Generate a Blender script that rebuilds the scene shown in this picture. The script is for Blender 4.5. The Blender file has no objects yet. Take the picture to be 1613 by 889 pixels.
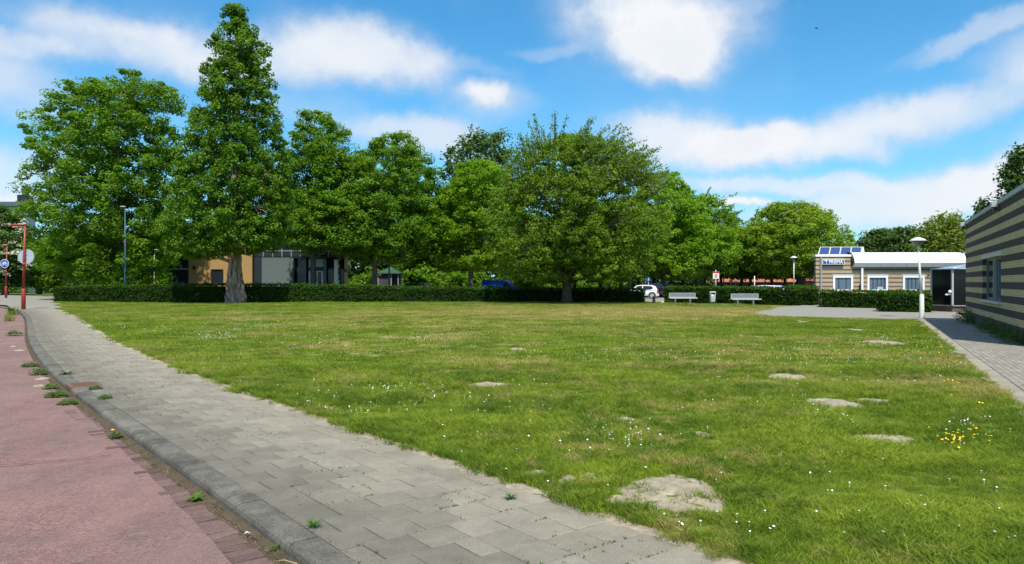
import bpy, bmesh, math, random
import numpy as np
from mathutils import Vector, noise

# ------------------------------------------------------------------ camera, sky, sun, exposure
sc = bpy.context.scene
COL = sc.collection
F, CX, CY, H = 1165.0, 806.5, 444.5, 1.6          # focal length in photo pixels, centre, eye height
cam_d = bpy.data.cameras.new('camera')
cam = bpy.data.objects.new('camera', cam_d)
COL.objects.link(cam)
cam.location = (0, 0, H)
cam.rotation_euler = (math.radians(90), 0, 0)
cam_d.sensor_width = 36.0
cam_d.lens = 36.0 * F / 1613.0
cam_d.clip_start = 0.1
cam_d.clip_end = 4000
sc.camera = cam

SUN_EL, SUN_AZ = math.radians(59), math.radians(180 - 9)   # azimuth clockwise from +Y: sun high behind the camera, a little right
sd = Vector((math.sin(SUN_AZ) * math.cos(SUN_EL), math.cos(SUN_AZ) * math.cos(SUN_EL), math.sin(SUN_EL)))
sun_d = bpy.data.lights.new('sun', 'SUN')
sun_d.energy = 5.0
sun_d.angle = math.radians(0.6)
sun_d.color = (1.0, 0.93, 0.80)
sun = bpy.data.objects.new('sun', sun_d)
COL.objects.link(sun)
sun.rotation_euler = sd.to_track_quat('Z', 'Y').to_euler()
sc.view_settings.view_transform = 'Standard'
sc.view_settings.look = 'None'
sc.view_settings.exposure = 0.32
sc.view_settings.gamma = 1.0

def pxdir(x, y):
    az = math.atan2(x - CX, F)
    el = math.atan2(CY - y, math.hypot(F, x - CX))
    return az, el

def build_world():
    w = bpy.data.worlds.new('World')
    sc.world = w
    w.use_nodes = True
    nt = w.node_tree
    N, L = nt.nodes, nt.links
    for n in list(N): N.remove(n)
    def m(op, a, b=None, c=None, clamp=False):
        n = N.new('ShaderNodeMath'); n.operation = op; n.use_clamp = clamp
        for i, v in enumerate((a, b, c)):
            if v is None: continue
            if isinstance(v, (int, float)): n.inputs[i].default_value = v
            else: L.new(v, n.inputs[i])
        return n.outputs[0]
    sky = N.new('ShaderNodeTexSky'); sky.sky_type = 'NISHITA'; sky.sun_disc = False
    sky.sun_elevation = SUN_EL; sky.sun_rotation = SUN_AZ
    sky.altitude = 0; sky.air_density = 1.0; sky.dust_density = 0.3; sky.ozone_density = 2.5
    tc = N.new('ShaderNodeTexCoord')
    sx = N.new('ShaderNodeSeparateXYZ'); L.new(tc.outputs['Generated'], sx.inputs[0])
    X, Y, Z = sx.outputs
    az = m('ARCTAN2', X, Y)
    el = m('ARCSINE', Z)
    # cloud-deck coordinates for natural perspective of the cloud texture
    zz = m('ADD', m('MAXIMUM', Z, 0.0), 0.12)
    cv = N.new('ShaderNodeCombineXYZ'); L.new(m('DIVIDE', X, zz), cv.inputs[0]); L.new(m('DIVIDE', Y, zz), cv.inputs[1])
    def nz(scale, det, rough, vec=None, off=0.0, dist=0.0):
        n = N.new('ShaderNodeTexNoise'); n.inputs['Scale'].default_value = scale
        n.inputs['Detail'].default_value = det; n.inputs['Roughness'].default_value = rough
        n.inputs['Distortion'].default_value = dist
        mp = N.new('ShaderNodeMapping'); mp.inputs['Location'].default_value = (off, off * .7, 0)
        L.new(vec if vec is not None else cv.outputs[0], mp.inputs[0]); L.new(mp.outputs[0], n.inputs[0])
        return n.outputs[0]
    w1 = nz(5.5, 5, 0.6, tc.outputs['Generated'], 3.1)
    w2 = nz(5.5, 5, 0.6, tc.outputs['Generated'], 9.7)
    azw = m('ADD', az, m('MULTIPLY', m('SUBTRACT', w1, 0.5), 0.16))
    elw = m('ADD', el, m('MULTIPLY', m('SUBTRACT', w2, 0.5), 0.085))
    # (x, y, half width, half height, tilt deg, density) of the clouds, as directions
    blobs = [(225, 75, 150, 36, 3, .66), (380, 85, 150, 40, 4, .66), (565, 90, 125, 46, 10, .88), (20, 72, 70, 17, 0, .55), (180, 38, 90, 12, -4, .25),
             (745, 157, 46, 20, 0, .95), (755, 165, 80, 30, 0, .35), (1040, 30, 135, 62, 6, .95), (1065, 92, 75, 34, 10, .9), (1180, 2, 50, 16, 0, .3),
             (1075, 212, 110, 38, 8, .8), (1195, 228, 75, 24, 0, .95), (1160, 245, 120, 22, 0, .55), (1330, 212, 120, 34, -12, .75), (1490, 182, 180, 30, -10, .62), (1345, 245, 40, 18, 0, .6),
             (1250, 292, 130, 14, 3, .7), (1430, 310, 200, 34, -8, .8), (1560, 290, 120, 30, -12, .7), (1180, 318, 22, 8, 0, .95),
             (640, 215, 100, 26, 4, .72), (15, 265, 80, 34, 0, .45), (15, 305, 45, 13, 0, .95), (470, 175, 90, 30, 0, .25),
             (1570, 42, 110, 13, -14, .5), (1600, 120, 120, 16, -10, .18), (700, 100, 90, 14, 10, .2), (870, 85, 60, 10, 0, .25),
             (60, 190, 70, 14, 0, .15), (1720, 60, 100, 40, -10, .5), (-120, 110, 120, 50, 0, .7), (-200, 260, 160, 40, 0, .6), (1850, 260, 180, 60, 0, .7)]
    fine = m('MULTIPLY_ADD', nz(11.0, 7, .6, tc.outputs['Generated'], 6.3), 2.6, -1.25)
    dens = None
    for (bx, by, hw, hh, tilt, dn) in blobs:
        a0, e0 = pxdir(bx, by)
        sxw, sew = hw * .94 / F, hh * .86 / F
        du = m('SUBTRACT', azw, a0); dv = m('SUBTRACT', elw, e0)
        t = math.radians(-tilt); c, s = math.cos(t), math.sin(t)
        u = m('MULTIPLY', m('ADD', m('MULTIPLY', du, c), m('MULTIPLY', dv, s)), 1 / sxw)
        v = m('MULTIPLY', m('SUBTRACT', m('MULTIPLY', dv, c), m('MULTIPLY', du, s)), 1 / sew)
        r2 = m('MAXIMUM', m('ADD', m('ADD', m('MULTIPLY', u, u), m('MULTIPLY', v, v)), fine), 0.0)
        # flat-topped soft blob
        g = m('MULTIPLY', m('EXPONENT', m('MULTIPLY', m('POWER', r2, 2.1), -0.50)), dn)
        # screen combine
        dens = g if dens is None else m('SUBTRACT', m('ADD', dens, g), m('MULTIPLY', dens, g))
    # the same kind of broken cloud carries on over the rest of the sky, outside the directions placed above
    far = m('MULTIPLY_ADD', m('ABSOLUTE', az), 2.2, -1.6, clamp=True)
    high = m('MULTIPLY_ADD', el, 4.5, -1.9, clamp=True)
    out = m('MAXIMUM', far, high)
    bn = nz(0.75, 6, 0.55, None, 4.0, 0.4)
    bn = m('MULTIPLY_ADD', bn, 5.0, -2.25, clamp=True)
    dens = m('MAXIMUM', dens, m('MULTIPLY', m('MULTIPLY', bn, out), 0.8))
    wisp = nz(4.5, 6, 0.6, tc.outputs['Generated'], 1.0, 0.3)
    dens = m('MULTIPLY', dens, m('MULTIPLY_ADD', wisp, .25, 0.92))
    thin = m('MULTIPLY', m('MULTIPLY_ADD', wisp, 2.0, -0.95, clamp=True), 0.22)
    dens = m('ADD', dens, thin)
    # whitish air low over the horizon
    hz = m('MULTIPLY', m('EXPONENT', m('MULTIPLY', m('MAXIMUM', el, 0.0), -9.0)), 0.62)
    dens = m('SUBTRACT', m('ADD', dens, hz), m('MULTIPLY', dens, hz))
    dens = m('MINIMUM', m('MAXIMUM', dens, 0.0), 1.0)
    tint = N.new('ShaderNodeMix'); tint.data_type = 'RGBA'; tint.blend_type = 'MULTIPLY'; tint.inputs[0].default_value = 1.0
    L.new(sky.outputs[0], tint.inputs[6]); tint.inputs[7].default_value = (0.40, 1.22, 1.52, 1)
    cl = N.new('ShaderNodeMix'); cl.data_type = 'RGBA'
    # thick cores whiter, thinner parts slightly grey-blue
    core = m('MULTIPLY', m('MULTIPLY_ADD', dens, 2.2, -1.2, clamp=True), m('MULTIPLY_ADD', fine, .5, .75, clamp=True))
    L.new(core, cl.inputs[0]); cl.inputs[6].default_value = (6.2, 6.7, 7.5, 1); cl.inputs[7].default_value = (8.0, 8.15, 8.4, 1)
    mx = N.new('ShaderNodeMix'); mx.data_type = 'RGBA'
    L.new(dens, mx.inputs[0]); L.new(tint.outputs[2], mx.inputs[6]); L.new(cl.outputs[2], mx.inputs[7])
    bg = N.new('ShaderNodeBackground'); bg.inputs[1].default_value = 0.095
    L.new(mx.outputs[2], bg.inputs[0])
    o = N.new('ShaderNodeOutputWorld'); L.new(bg.outputs[0], o.inputs[0])
build_world()
sc.cycles.max_bounces = 6
sc.cycles.diffuse_bounces = 3
sc.cycles.transparent_max_bounces = 8

# ------------------------------------------------------------------ small helpers
rng = np.random.default_rng(7)
R = random.Random(11)

def G(x, y):                       # photo pixel on the ground -> world X, Y
    Yd = H * F / (y - CY)
    return ((x - CX) / F * Yd, Yd)
def PX(x, Y): return (x - CX) * Y / F
def PZ(y, Y): return H + (CY - y) * Y / F

def tag(o, label=None, cat=None, group=None, kind=None):
    if label: o['label'] = label
    if cat: o['category'] = cat
    if group: o['group'] = group
    if kind: o['kind'] = kind
    return o
def empty(name, loc, label, cat, group=None, rz=0):
    o = bpy.data.objects.new(name, None); COL.objects.link(o)
    o.empty_display_size = 0.3
    o.location = loc; o.rotation_euler = (0, 0, rz)
    return tag(o, label, cat, group)

class MB:
    def __init__(s): s.v = []; s.f = []; s.smooth = []
    def add(s, verts, faces, smooth=False):
        b = len(s.v); s.v += [tuple(p) for p in verts]
        s.f += [tuple(i + b for i in f) for f in faces]; s.smooth += [smooth] * len(faces)
        return s
    def box(s, x0, x1, y0, y1, z0, z1, b=0.0):
        if b <= 0:
            v = [(x0, y0, z0), (x1, y0, z0), (x1, y1, z0), (x0, y1, z0), (x0, y0, z1), (x1, y0, z1), (x1, y1, z1), (x0, y1, z1)]
            return s.add(v, [(0, 3, 2, 1), (4, 5, 6, 7), (0, 1, 5, 4), (1, 2, 6, 5), (2, 3, 7, 6), (3, 0, 4, 7)])
        bm = bmesh.new(); bmesh.ops.create_cube(bm, size=1)
        for q in bm.verts:
            q.co = ((x0 + x1) / 2 + q.co.x * (x1 - x0), (y0 + y1) / 2 + q.co.y * (y1 - y0), (z0 + z1) / 2 + q.co.z * (z1 - z0))
        bmesh.ops.bevel(bm, geom=bm.edges[:], offset=b, segments=2, affect='EDGES', profile=.6)
        bm.verts.index_update()
        s.add([q.co[:] for q in bm.verts], [[q.index for q in f.verts] for f in bm.faces]); bm.free()
        return s
    def tube(s, pts, rad, n=8, cap=True):
        pts = [Vector(p) for p in pts]
        if not hasattr(rad, '__len__'): rad = [rad] * len(pts)
        rings = []; up = None
        for i, p in enumerate(pts):
            t = (pts[min(i + 1, len(pts) - 1)] - pts[max(i - 1, 0)])
            t = t.normalized() if t.length > 1e-6 else Vector((0, 0, 1))
            if up is None: up = Vector((1, 0, 0)) if abs(t.x) < .9 else Vector((0, 1, 0))
            a = (up - t * up.dot(t)).normalized(); up = a; bb = t.cross(a)
            rings.append([p + (a * math.cos(2 * math.pi * k / n) + bb * math.sin(2 * math.pi * k / n)) * rad[i] for k in range(n)])
        v = [q for r in rings for q in r]; f = []
        for i in range(len(pts) - 1):
            for k in range(n):
                k2 = (k + 1) % n
                f.append((i * n + k, i * n + k2, (i + 1) * n + k2, (i + 1) * n + k))
        s.add(v, f, True)
        if cap and n > 2:
            b = len(s.v) - len(v)
            s.f.append(tuple(b + k for k in reversed(range(n)))); s.smooth.append(False)
            s.f.append(tuple(b + (len(pts) - 1) * n + k for k in range(n))); s.smooth.append(False)
        return s
    def lathe(s, prof, cx=0, cy=0, n=24, z0=0):
        v = []; f = []
        for (r, z) in prof:
            for k in range(n):
                a = 2 * math.pi * k / n; v.append((cx + r * math.cos(a), cy + r * math.sin(a), z0 + z))
        for i in range(len(prof) - 1):
            for k in range(n):
                k2 = (k + 1) % n; f.append((i * n + k, i * n + k2, (i + 1) * n + k2, (i + 1) * n + k))
        return s.add(v, f, True)
    def build(s, name, mat, parent=None, loc=None):
        me = bpy.data.meshes.new(name); me.from_pydata(s.v, [], s.f)
        if any(s.smooth): me.polygons.foreach_set('use_smooth', s.smooth)
        me.materials.append(mat)
        o = bpy.data.objects.new(name, me); COL.objects.link(o)
        if parent: o.parent = parent
        if loc: o.location = loc
        return o

def copy_part(o, parent, loc=None, rz=None, scale=None):
    c = o.copy(); COL.objects.link(c); c.parent = parent
    if loc is not None: c.location = loc
    if rz is not None: c.rotation_euler = (0, 0, rz)
    if scale is not None: c.scale = scale
    return c
def copy_tree(o, parent=None):
    c = o.copy(); COL.objects.link(c); c.parent = parent
    for ch in list(o.children): copy_tree(ch, c)
    return c

# ------------------------------------------------------------------ materials
class NT:
    def __init__(s, name):
        s.m = bpy.data.materials.new(name); s.m.use_nodes = True
        s.nt = s.m.node_tree; s.N = s.nt.nodes; s.L = s.nt.links
        s.b = s.N['Principled BSDF']; s.out = s.N['Material Output']
    def set(s, node, i, v):
        if isinstance(v, (int, float)) and not isinstance(v, bool): node.inputs[i].default_value = v
        elif isinstance(v, tuple): node.inputs[i].default_value = v if len(v) == 4 or node.inputs[i].type == 'VECTOR' else v + (1,)
        else: s.L.new(v, node.inputs[i])
    def math(s, op, a, b=None, c=None, clamp=False):
        n = s.N.new('ShaderNodeMath'); n.operation = op; n.use_clamp = clamp
        for i, v in enumerate((a, b, c)):
            if v is not None: s.set(n, i, v)
        return n.outputs[0]
    def coord(s, kind='Object'):
        return s.N.new('ShaderNodeTexCoord').outputs[kind]
    def pos(s): return s.N.new('ShaderNodeNewGeometry').outputs['Position']
    def mapping(s, vec, scale=(1, 1, 1), rot=(0, 0, 0), loc=(0, 0, 0)):
        n = s.N.new('ShaderNodeMapping'); s.L.new(vec, n.inputs[0])
        n.inputs['Scale'].default_value = scale; n.inputs['Rotation'].default_value = rot; n.inputs['Location'].default_value = loc
        return n.outputs[0]
    def noise(s, vec, scale, det=4, rough=.55, dist=0.0):
        n = s.N.new('ShaderNodeTexNoise'); s.L.new(vec, n.inputs[0])
        n.inputs['Scale'].default_value = scale; n.inputs['Detail'].default_value = det
        n.inputs['Roughness'].default_value = rough; n.inputs['Distortion'].default_value = dist
        return n.outputs[0]
    def voro(s, vec, scale, feature='F1'):
        n = s.N.new('ShaderNodeTexVoronoi'); n.feature = feature; s.L.new(vec, n.inputs[0]); n.inputs['Scale'].default_value = scale
        return n
    def mix(s, f, a, b, mode='MIX'):
        n = s.N.new('ShaderNodeMix'); n.data_type = 'RGBA'; n.blend_type = mode
        s.set(n, 0, f); s.set(n, 6, a); s.set(n, 7, b)
        return n.outputs[2]
    def ramp(s, f, lo, hi, clamp=True):      # linear remap lo..hi -> 0..1
        return s.math('MULTIPLY_ADD', f, 1 / (hi - lo), -lo / (hi - lo), clamp)
    def bump(s, h, strength=.3, dist=.01):
        n = s.N.new('ShaderNodeBump'); n.inputs['Strength'].default_value = strength; n.inputs['Distance'].default_value = dist
        s.L.new(h, n.inputs['Height']); s.L.new(n.outputs[0], s.b.inputs['Normal'])
    def color(s, v): s.set(s.b, 'Base Color', v)
    def rough(s, v): s.set(s.b, 'Roughness', v)
    def attr(s, name, typ='GEOMETRY'):
        n = s.N.new('ShaderNodeAttribute'); n.attribute_name = name; n.attribute_type = typ
        return n
    def rand(s): return s.N.new('ShaderNodeObjectInfo').outputs['Random']

def mat_plain(name, col, rough=.6, metal=0.0, var=.12, scale=3.0, bump=0.0, bscale=40, spec=.5):
    t = NT(name); p = t.coord('Object')
    n = t.noise(p, scale, 5, .6); n2 = t.noise(p, scale * 9, 3, .6)
    f = t.math('MULTIPLY_ADD', t.math('ADD', n, n2), .5, 0)
    lo = tuple(c * (1 - var) for c in col); hi = tuple(min(1, c * (1 + var)) for c in col)
    t.color(t.mix(t.ramp(f, .3, .7), lo, hi)); t.rough(t.math('MULTIPLY_ADD', n, .25, rough - .12))
    t.b.inputs['Metallic'].default_value = metal
    t.b.inputs['Specular IOR Level'].default_value = spec
    if bump: t.bump(t.noise(p, bscale, 4, .6), bump, .01)
    return t.m

def mat_leaf(name, c_lo, c_hi, trans=.35, c3=None, rough=.5):
    t = NT(name); trans = trans + .06 if trans > .22 else trans
    a = t.attr('tone').outputs['Fac']
    n = t.noise(t.pos(), .55, 3, .6)
    f = t.math('MULTIPLY_ADD', n, .8, -.4)
    f = t.math('ADD', a, f, None, True)
    c = t.mix(f, c_lo, c_hi)
    if c3: c = t.mix(t.math('MULTIPLY', t.ramp(t.noise(t.pos(), .21, 2), .52, .72), .8), c, c3)
    t.color(c); t.rough(rough); t.b.inputs['Specular IOR Level'].default_value = .2 if trans > .22 else .04
    tr = t.N.new('ShaderNodeBsdfTranslucent')
    t.L.new(t.mix(1.0, c, (1.15, 1.25, .5), 'MULTIPLY'), tr.inputs[0])
    mx = t.N.new('ShaderNodeMixShader'); mx.inputs[0].default_value = trans
    t.L.new(t.b.outputs[0], mx.inputs[1]); t.L.new(tr.outputs[0], mx.inputs[2]); t.L.new(mx.outputs[0], t.out.inputs[0])
    return t.m

def mat_bark(name, lo, hi, sc_=3.0, strength=.8):
    t = NT(name); p = t.mapping(t.coord('Object'), (1, 1, .18))
    n = t.noise(p, sc_ * 3, 6, .65, .5); n2 = t.noise(t.coord('Object'), 1.3, 3)
    c = t.mix(t.ramp(n, .35, .65), lo, hi)
    c = t.mix(t.math('MULTIPLY', t.ramp(n2, .5, .75), .35), c, (.05, .07, .03))
    t.color(c); t.rough(.9); t.bump(n, strength, .06)
    return t.m

# field of dry, pale-yellow grass used alike by the turf sheet and the blades (true colour of the grass)
def dry_group():
    g = bpy.data.node_groups.new('dry_field', 'ShaderNodeTree')
    g.interface.new_socket('Dry', in_out='OUTPUT', socket_type='NodeSocketFloat')
    N, L = g.nodes, g.links
    geo = N.new('ShaderNodeNewGeometry')
    def m(op, a, b=None, c=None, clamp=False):
        n = N.new('ShaderNodeMath'); n.operation = op; n.use_clamp = clamp
        for i, v in enumerate((a, b, c)):
            if v is None: continue
            if isinstance(v, (int, float)): n.inputs[i].default_value = v
            else: L.new(v, n.inputs[i])
        return n.outputs[0]
    sx = N.new('ShaderNodeSeparateXYZ'); L.new(geo.outputs['Position'], sx.inputs[0])
    X, Y = sx.outputs[0], sx.outputs[1]
    def nz(scale, det, off):
        mp = N.new('ShaderNodeMapping'); mp.inputs['Location'].default_value = (off, off, 0); L.new(geo.outputs['Position'], mp.inputs[0])
        mp.inputs['Scale'].default_value = (1, 1, 0)
        n = N.new('ShaderNodeTexNoise'); n.inputs['Scale'].default_value = scale; n.inputs['Detail'].default_value = det
        n.inputs['Roughness'].default_value = .6
        L.new(mp.outputs[0], n.inputs[0]); return n.outputs[0]
    n1 = nz(.32, 5, 3.0); n2 = nz(1.7, 4, 11.0); n3 = nz(4.6, 3, 5.0)
    d = m('ADD', m('MULTIPLY', n1, .42), m('ADD', m('MULTIPLY', n2, .33), m('MULTIPLY', n3, .25)))
    d = m('MULTIPLY_ADD', d, 10.0, -5.15)
    # places the photograph shows dry: centre-back and the corner by the plaza
    spots = [(3, 42, 12, 7, .95), (9, 35, 8, 6, .7), (-8, 34, 12, 6, .5), (13, 41, 8, 6, 1.1), (-2, 24, 11, 7, .45), (4, 15, 8, 4, .2), (-26, 42, 6, 9, .2),
             (14.5, 24, 3.5, 3, -.9), (11, 28, 4, 4, -.7), (4, 8, 3, 2.5, -.1), (5.5, 7, 4, 3.5, -.35), (-14, 25, 5, 5, -.4), (-5, 50, 12, 3, .25), (6, 14, 6, 5, .12), (3.3, 9, 1.2, 1, .3),
             (9.2, 15.2, 1.3, 2.2, .6), (6.9, 10.3, .8, 1.5, .5), (-8, 16, 2, 2, .2)]
    for (x, y, a, b, s) in spots:
        u = m('MULTIPLY', m('SUBTRACT', X, x), 1 / a); v = m('MULTIPLY', m('SUBTRACT', Y, y), 1 / b)
        e = m('MULTIPLY', m('EXPONENT', m('MULTIPLY', m('ADD', m('MULTIPLY', u, u), m('MULTIPLY', v, v)), -1.0)), s)
        d = m('ADD', d, e)
    d = m('MINIMUM', m('MAXIMUM', d, 0.0), 1.0)
    o = N.new('NodeGroupOutput'); L.new(d, o.inputs[0])
    return g
DRY = dry_group()
def dry_node(t):
    n = t.N.new('ShaderNodeGroup'); n.node_tree = DRY; return n.outputs[0]

def mat_turf():
    t = NT('turf'); p = t.pos(); d = dry_node(t)
    n = t.noise(p, 1.1, 6, .65); n2 = t.noise(p, 14, 5, .7)
    g = t.mix(t.ramp(n2, .3, .7), (.065, .10, .010), (.15, .20, .022))
    g = t.mix(t.math('MULTIPLY', t.ramp(n, .35, .7), .4), g, (.08, .14, .02))
    y = t.mix(t.ramp(n2, .3, .7), (.22, .20, .06), (.34, .30, .11))
    t.color(t.mix(t.math('MULTIPLY', d, .9), g, y)); t.rough(.95); t.b.inputs['Specular IOR Level'].default_value = .1
    t.bump(n2, .8, .03)
    return t.m
def mat_blade():
    t = NT('grass_blade'); d = dry_node(t)
    r = t.N.new('ShaderNodeObjectInfo').outputs['Random']
    a = t.attr('tone').outputs['Fac']
    v = t.math('MULTIPLY_ADD', r, .45, t.math('MULTIPLY', a, .55))
    p = t.mapping(t.pos(), (1, 1, 0))
    n1 = t.ramp(t.noise(p, .45, 4, .6), .36, .64); n2 = t.ramp(t.noise(p, 1.9, 4, .62), .34, .66); n3 = t.ramp(t.noise(p, 6.0, 3, .6), .32, .68)
    k = t.math('ADD', t.math('MULTIPLY', n1, .40), t.math('ADD', t.math('MULTIPLY', n2, .36), t.math('MULTIPLY', n3, .24)))
    g1 = t.mix(v, (.050, .115, .008), (.135, .235, .014))
    g2 = t.mix(v, (.155, .235, .015), (.38, .47, .040))
    g = t.mix(t.ramp(k, .25, .75), g1, g2)
    y = t.mix(a, (.30, .26, .07), (.50, .42, .15))
    dd = t.math('MULTIPLY_ADD', a, .45, t.math('MULTIPLY_ADD', d, 1.05, -.26), True)
    c = t.mix(dd, g, y)
    t.color(c); t.rough(.55); t.b.inputs['Specular IOR Level'].default_value = .15
    tr = t.N.new('ShaderNodeBsdfTranslucent'); t.L.new(c, tr.inputs[0])
    mx = t.N.new('ShaderNodeMixShader'); mx.inputs[0].default_value = .4
    t.L.new(t.b.outputs[0], mx.inputs[1]); t.L.new(tr.outputs[0], mx.inputs[2]); t.L.new(mx.outputs[0], t.out.inputs[0])
    return t.m

def mat_red_asphalt():
    t = NT('red_asphalt'); p = t.pos()
    n = t.noise(p, .8, 4, .6); a = t.voro(p, 75); a2 = t.noise(p, 130, 3, .7); n3 = t.noise(p, 4, 5, .65)
    sepc = t.N.new('ShaderNodeSeparateColor'); t.L.new(a.outputs['Color'], sepc.inputs[0])
    c = t.mix(sepc.outputs[0], (.125, .066, .060), (.285, .158, .142))
    c = t.mix(t.ramp(a2, .56, .7), c, (.35, .27, .23))
    c = t.mix(t.math('MULTIPLY', t.ramp(n, .42, .62), .5), c, (.145, .098, .088))
    c = t.mix(t.math('MULTIPLY', t.ramp(n3, .5, .68), .45), c, (.09, .068, .06))
    big = t.ramp(t.noise(t.mapping(p, (1.1, .35, 1), (0, 0, .9)), .9, 4, .6), .42, .62)
    c = t.mix(t.math('MULTIPLY', big, .28), c, (.33, .20, .18))
    t.color(c); t.rough(.9); t.bump(a.outputs['Distance'], 1.0, .010)
    return t.m
def mat_concrete(name, lo, hi, use_color='object', fine=90.0, stain=.35):
    t = NT(name); p = t.pos()
    n = t.noise(p, 2.2, 5, .65); f = t.noise(p, fine, 4, .75); f2 = t.noise(p, fine * 3, 2, .7)
    c = t.mix(t.ramp(f, .32, .68), lo, hi)
    c = t.mix(t.math('MULTIPLY', t.ramp(n, .40, .68), stain), c, tuple(x * .50 for x in lo))
    c = t.mix(t.math('MULTIPLY', t.ramp(t.noise(p, 7.5, 5, .7), .5, .75), stain * .8), c, tuple(x * 1.15 for x in hi))
    if use_color == 'object':
        oc = t.N.new('ShaderNodeObjectInfo').outputs['Color']; c = t.mix(1.0, c, oc, 'MULTIPLY')
    elif use_color == 'attr':
        oc = t.attr('tint').outputs['Color']; c = t.mix(1.0, c, oc, 'MULTIPLY')
    t.color(c); t.rough(.88); t.b.inputs['Specular IOR Level'].default_value = .25
    t.bump(t.math('ADD', f, t.math('MULTIPLY', f2, .5)), .8, .008)
    return t.m
def mat_sand():
    t = NT('sand'); p = t.pos()
    n = t.noise(p, 9, 6, .7); f = t.noise(p, 160, 3, .8)
    c = t.mix(t.ramp(n, .3, .7), (.20, .17, .125), (.42, .365, .275))
    c = t.mix(t.math('MULTIPLY', t.ramp(f, .5, .7), .3), c, (.42, .37, .28))
    t.color(c); t.rough(.97); t.b.inputs['Specular IOR Level'].default_value = .1
    t.bump(t.math('ADD', n, t.math('MULTIPLY', f, .15)), .9, .03)
    return t.m
def mat_brick(name, lo, hi, mortar, bw=.22, bh=.0625, rel=.35):
    t = NT(name)
    sx = t.N.new('ShaderNodeSeparateXYZ'); t.L.new(t.coord('Object'), sx.inputs[0])
    cb = t.N.new('ShaderNodeCombineXYZ'); t.L.new(t.math('ADD', sx.outputs[0], sx.outputs[1]), cb.inputs[0]); t.L.new(sx.outputs[2], cb.inputs[1])
    b = t.N.new('ShaderNodeTexBrick'); t.L.new(cb.outputs[0], b.inputs[0])
    b.inputs['Scale'].default_value = 1.0; b.inputs['Brick Width'].default_value = bw; b.inputs['Row Height'].default_value = bh
    b.inputs['Mortar Size'].default_value = .006; b.inputs['Bias'].default_value = 0
    b.inputs['Color1'].default_value = lo + (1,); b.inputs['Color2'].default_value = hi + (1,); b.inputs['Mortar'].default_value = mortar + (1,)
    n = t.noise(t.coord('Object'), 1.1, 4); f = t.noise(t.coord('Object'), 45, 3)
    c = t.mix(t.math('MULTIPLY', t.ramp(n, .4, .7), .22), b.outputs[0], tuple(x * .6 for x in lo))
    c = t.mix(t.math('MULTIPLY', f, .25), c, hi)
    t.color(c); t.rough(.85)
    t.bump(t.math('MULTIPLY_ADD', b.outputs['Fac'], -1.0, t.math('MULTIPLY', f, .2)), rel, .012)
    return t.m
def mat_glass(name, col=(.012, .015, .02), rough=.04, spec=.9):
    t = NT(name); t.color(t.mix(t.noise(t.coord('Object'), .9, 2), col, tuple(c * 1.8 for c in col)))
    t.rough(rough); t.b.inputs['Specular IOR Level'].default_value = spec
    t.b.inputs['IOR'].default_value = 1.6
    t.bump(t.noise(t.coord('Object'), .7, 2), .05, .05)
    return t.m
def mat_paint(name, col, rough=.35, coat=.5, metal=0.0):
    t = NT(name); p = t.coord('Object'); n = t.noise(p, 6, 4)
    t.color(t.mix(t.math('MULTIPLY', n, .3), col, tuple(c * .75 for c in col))); t.rough(t.math('MULTIPLY_ADD', n, .2, rough - .1))
    t.b.inputs['Coat Weight'].default_value = coat; t.b.inputs['Metallic'].default_value = metal
    return t.m

M = {}
M['turf'] = mat_turf(); M['blade'] = mat_blade(); M['road'] = mat_red_asphalt(); M['sand'] = mat_sand()
M['tile'] = mat_concrete('paving_concrete', (.150, .139, .111), (.302, .281, .228))
M['tile_attr'] = mat_concrete('paving_concrete_far', (.150, .139, .111), (.302, .281, .228), 'attr')
M['kerb'] = mat_concrete('kerb_concrete', (.085, .08, .068), (.215, .202, .170), 'object', 60, .75)
M['klinker'] = mat_concrete('grey_klinker', (.20, .19, .162), (.31, .292, .248), 'object', 70)
M['klinker_attr'] = mat_concrete('grey_klinker_far', (.20, .19, .162), (.31, .292, .248), 'attr', 70)
M['plaza'] = mat_concrete('plaza_paving', (.20, .192, .168), (.28, .268, .235), None, 12, .15)
M['gutter_brick'] = mat_concrete('gutter_brick', (.10, .068, .060), (.19, .128, .112), 'object', 60)
M['asphalt'] = mat_concrete('grey_asphalt', (.09, .09, .09), (.16, .16, .155), None, 20, .2)
M['dirt'] = mat_plain('dark_dirt', (.085, .066, .045), .95, var=.5, scale=8, bump=.8, bscale=60, spec=.1)
M['soil'] = mat_plain('far_ground', (.06, .085, .03), .95, var=.3, scale=.2, spec=.1)
M['bark'] = mat_bark('bark_grey', (.045, .038, .028), (.16, .135, .10))
M['bark_red'] = mat_bark('bark_fibrous', (.05, .030, .021), (.58, .40, .30), 1.6, 1.0)
M['bark_dark'] = mat_bark('bark_dark', (.045, .038, .028), (.15, .125, .09))
M['leaf_plane'] = mat_leaf('leaf_plane', (0.078, 0.174, 0.011), (0.196, 0.347, 0.025), .45, (.15, .29, .018))
M['leaf_redwood'] = mat_leaf('leaf_redwood', (0.056, 0.140, 0.011), (0.162, 0.297, 0.022), .40, (.14, .27, .016))
M['leaf_elm'] = mat_leaf('leaf_elm', (0.095, 0.174, 0.016), (0.213, 0.325, 0.031), .45, (.18, .29, .020))
M['leaf_bright'] = mat_leaf('leaf_bright', (0.112, 0.224, 0.011), (0.258, 0.426, 0.027), .5)
M['leaf_beech'] = mat_leaf('leaf_beech', (0.112, 0.207, 0.011), (0.269, 0.403, 0.029), .42, (.27, .34, .024))
M['leaf_dark'] = mat_leaf('leaf_dark', (0.036, 0.078, 0.015), (0.090, 0.162, 0.029), .3)
M['leaf_poplar'] = mat_leaf('leaf_poplar', (0.050, 0.101, 0.025), (0.112, 0.190, 0.043), .32)
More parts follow.
